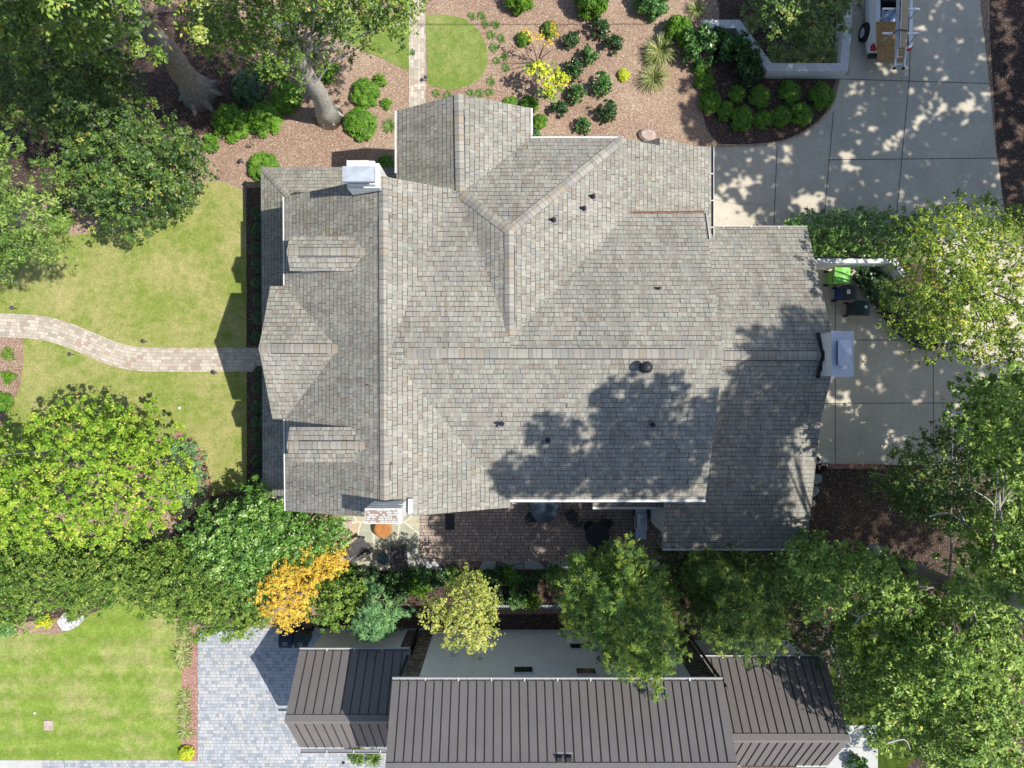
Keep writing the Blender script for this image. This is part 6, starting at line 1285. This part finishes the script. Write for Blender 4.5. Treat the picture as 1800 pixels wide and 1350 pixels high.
for poly, zt, keep, holes, sd in (
 ([(1020,700),(1055,672),(1110,662),(1165,668),(1172,700),(1140,745),(1200,720),(1240,690),(1268,700),(1262,760),(1240,876),(905,876),(885,850),(905,815),(945,802),(985,800),(1030,822),(1060,790),(1050,730)], 7.2, .80, ((1190,740,14),(1130,785,14),(1150,850,12),(1005,850,9),(1080,845,9)), 71),
 ([(940,745),(1005,742),(1022,775),(1000,795),(960,785)], 7.3, .7, (), 72),
 ([(1268,590),(1290,580),(1335,590),(1352,562),(1400,552),(1440,575),(1468,640),(1440,710),(1395,770),(1420,860),(1425,965),(1165,965),(1165,885),(1245,880),(1262,760),(1276,690),(1268,640)], 5.6, .97, ((1325,700,16),(1300,745,10),(1385,610,8),(1440,730,14),(1290,830,12),(1395,850,12),(1240,950,14),(1330,925,10)), 73),
 ([(840,893),(1165,893),(1165,1000),(800,1000),(765,960),(790,940),(760,915)], 0.1, .68, ((1010,925,8),(905,925,8)), 74),
 ([(1425,820),(1600,820),(1650,860),(1640,960),(1430,960)], 0.1, .75, (), 75)):
    c, r_ = shade(poly, zt, 21.0, 12, .50, sd, keep, holes, hf=.7); C += c; Rr += r_
tree('big_oak_tree', 'very large oak with a leaning grey trunk at the lower right', 'tree', C, Rr, tuple(b), tuple(P(1860,1075,13.0)), .40, L['oakb'], M['bark'], seed=63, limbs=38, roots=5, dens=520, size=.135, asp=.5, cap=380000, up=.65, jit=.8)
eo = [o for o in SC.objects if o.get('label', '').startswith('very large oak')][0]
for br in ([(1757,866,9),(1758,900,9),(1770,930,8.4),(1795,952,8)], [(1758,905,9),(1740,880,9.3),(1712,862,9.4)], [(1758,890,9),(1772,868,9.2),(1790,850,9.5)], [(1496,1078,6.6),(1512,1084,6.6),(1530,1076,6.8),(1556,1074,6.6)], [(1512,1084,6.6),(1500,1100,6.3)], [(1533,1118,5.6),(1548,1112,5.8),(1560,1120,5.8)], [(1634,908,7.5),(1668,902,7.6),(1700,925,7.6),(1735,952,7.6)], [(1700,925,7.6),(1685,895,7.8)], [(1560,1306,8),(1590,1300,8),(1600,1318,8)], [(1714,658,9),(1738,670,9.2),(1752,690,9.4)]):
    mb = MB(); pts = smooth_curve([tuple(P(*q)-b) for q in br], False, 4); mb.tube(pts, [.035*(1-.75*abs(i/len(pts)-.0)) for i in range(len(pts))], 6); mb.build('bare_branch', M['twig'], eo)
def more_tree(*a, **k): return tree(*a, **k)
C, Rr = ch([(1395,1075),(1440,1065),(1500,1080),(1490,1120),(1510,1180),(1525,1250),(1500,1290),(1478,1260),(1455,1180),(1430,1160),(1400,1150)], 1.8, 3.6, 17, .4, 91, zn=.6, keep=.85)
tree('thin_dark_tree', 'thin shaded tree between the metal roof and the dark lawn', 'tree', C, Rr, P(1450,1100), P(1455,1130,2.6), .07, L['doak'], M['twig'], seed=91, limbs=22, dens=360, size=.10, cap=20000, jit=.9)
mass('shrub_thicket', 'dark thicket of shrubs behind the lower end of the wing roof', 'shrubs', [(1150,975),(1250,972),(1420,972),(1430,1010),(1400,1060),(1300,1060),(1180,1050)], .8, 1.8, 18, .5, 'doak', 92, dens=380, size=.13, cap=22000, jit=.9)
# tall trees beyond the right edge whose crowns shade the drive
C, Rr = shade([(1225,150),(1262,100),(1240,50),(1262,-40),(1740,-80),(1760,400),(1600,420),(1360,395),(1330,360),(1300,345),(1252,330),(1252,256),(1215,240)], 0.0, 15.5, 16, .53, 76, .93,
   ((1505,160,17),(1520,210,9),(1640,200,15),(1660,185,12),(1625,215,11),(1700,195,16),(1725,175,9),(1600,225,12),(1500,270,14),(1495,300,16),(1480,290,14),(1555,265,15),(1580,250,10),(1290,315,14),(1315,330,12),(1345,320,10),(1410,350,17),(1420,370,14),(1455,340,10),(1675,320,12),(1610,350,12),(1655,120,14),(1560,115,12),(1625,60,8),(1270,255,10),(1375,255,12),(1430,240,8),(1700,60,7),(1280,150,10)))
c, r_ = shade([(1760,-80),(2000,-80),(2100,400),(1780,420)], 0.0, 15.5, 27, .75, 77, .95); C += c; Rr += r_
tree('tall_oak_tree', 'tall oak beyond the upper right edge whose crown shades the driveway', 'tree', C, Rr, (26, 6, 0), (25.5, 8.5, 15), .5, L['oak'], M['bark'], seed=76, limbs=16, roots=5, dens=330, size=.24, asp=.7, cap=260000, tufts=6)
C, Rr = shade([(1460,490),(1560,560),(1640,615),(1800,640),(1800,800),(1600,818),(1430,818),(1440,745),(1470,690),(1470,600),(1440,560)], 0.0, 17.0, 16, .53, 78, .92, ((1600,640,14),(1520,620,9),(1540,580,8),(1590,632,9),(1545,690,9),(1560,770,20),(1575,750,15),(1500,730,14),(1510,760,9),(1720,640,20),(1700,720,10),(1700,690,8),(1760,620,20),(1650,685,9),(1530,655,6)))
tree('tall_maple_tree', 'tall tree beyond the right edge whose crown shades the lower drive', 'tree', C, Rr, (28, -4, 0), (26.5, -2.5, 16), .35, L['oak'], M['bark'], seed=78, limbs=12, roots=4, dens=330, size=.24, asp=.7, cap=120000, tufts=6)

# fallen leaves on the ground
def litter(name, polys, n, z, mat, seed, size=.07):
    rg = random.Random(seed); mb = MB(); 
    for _ in range(n):
        poly = rg.choice(polys); xs = [q[0] for q in poly]; ys = [q[1] for q in poly]
        x, y = rg.uniform(min(xs), max(xs)), rg.uniform(min(ys), max(ys))
        if not inpoly(x, y, poly): continue
        p = P(x, y); a = rg.uniform(0, 6.28); s = size*rg.uniform(.4, 1.1); dx, dy = math.cos(a)*s/2, math.sin(a)*s/2
        zz = z+rg.uniform(.002, .012); mb.quad((p.x-dx, p.y-dy, zz), (p.x+dy*.5, p.y-dx*.5, zz+.01), (p.x+dx, p.y+dy, zz), (p.x-dy*.5, p.y+dx*.5, zz+.006))
    me = mb.build(name, mat); at = me.data.attributes.new('tint', 'FLOAT', 'FACE'); at.data.foreach_set('value', np.random.RandomState(seed).rand(len(me.data.polygons)).astype(np.float32))
    return tag(me, kind='stuff')
L['litter'] = m_leaf('fallen_leaves', [(0.0, (0.10,0.05,0.02)), (0.5, (0.22,0.12,0.05)), (1.0, (0.38,0.26,0.10))], trans=0)
litter('fallen_leaves', [[(1260,260),(1480,180),(1720,10),(1760,370),(1260,400)], [(1440,480),(1640,620),(1800,650),(1700,815),(1440,815)], [(1600,380),(1800,400),(1800,640),(1650,600)]], 500, .013, L['litter'], 3)
litter('fallen_leaves', [[(0,430),(430,340),(430,850),(0,900)], [(600,900),(735,900),(735,1000),(615,1000)], [(740,900),(1150,900),(1150,985),(740,985)]], 420, .03, L['litter'], 4, .055)
litter('fallen_leaves', [[(600,250),(690,60),(1200,10),(1240,240)], [(1420,820),(1600,820),(1640,970),(1430,960)]], 500, .01, L['litter'], 5, .07)
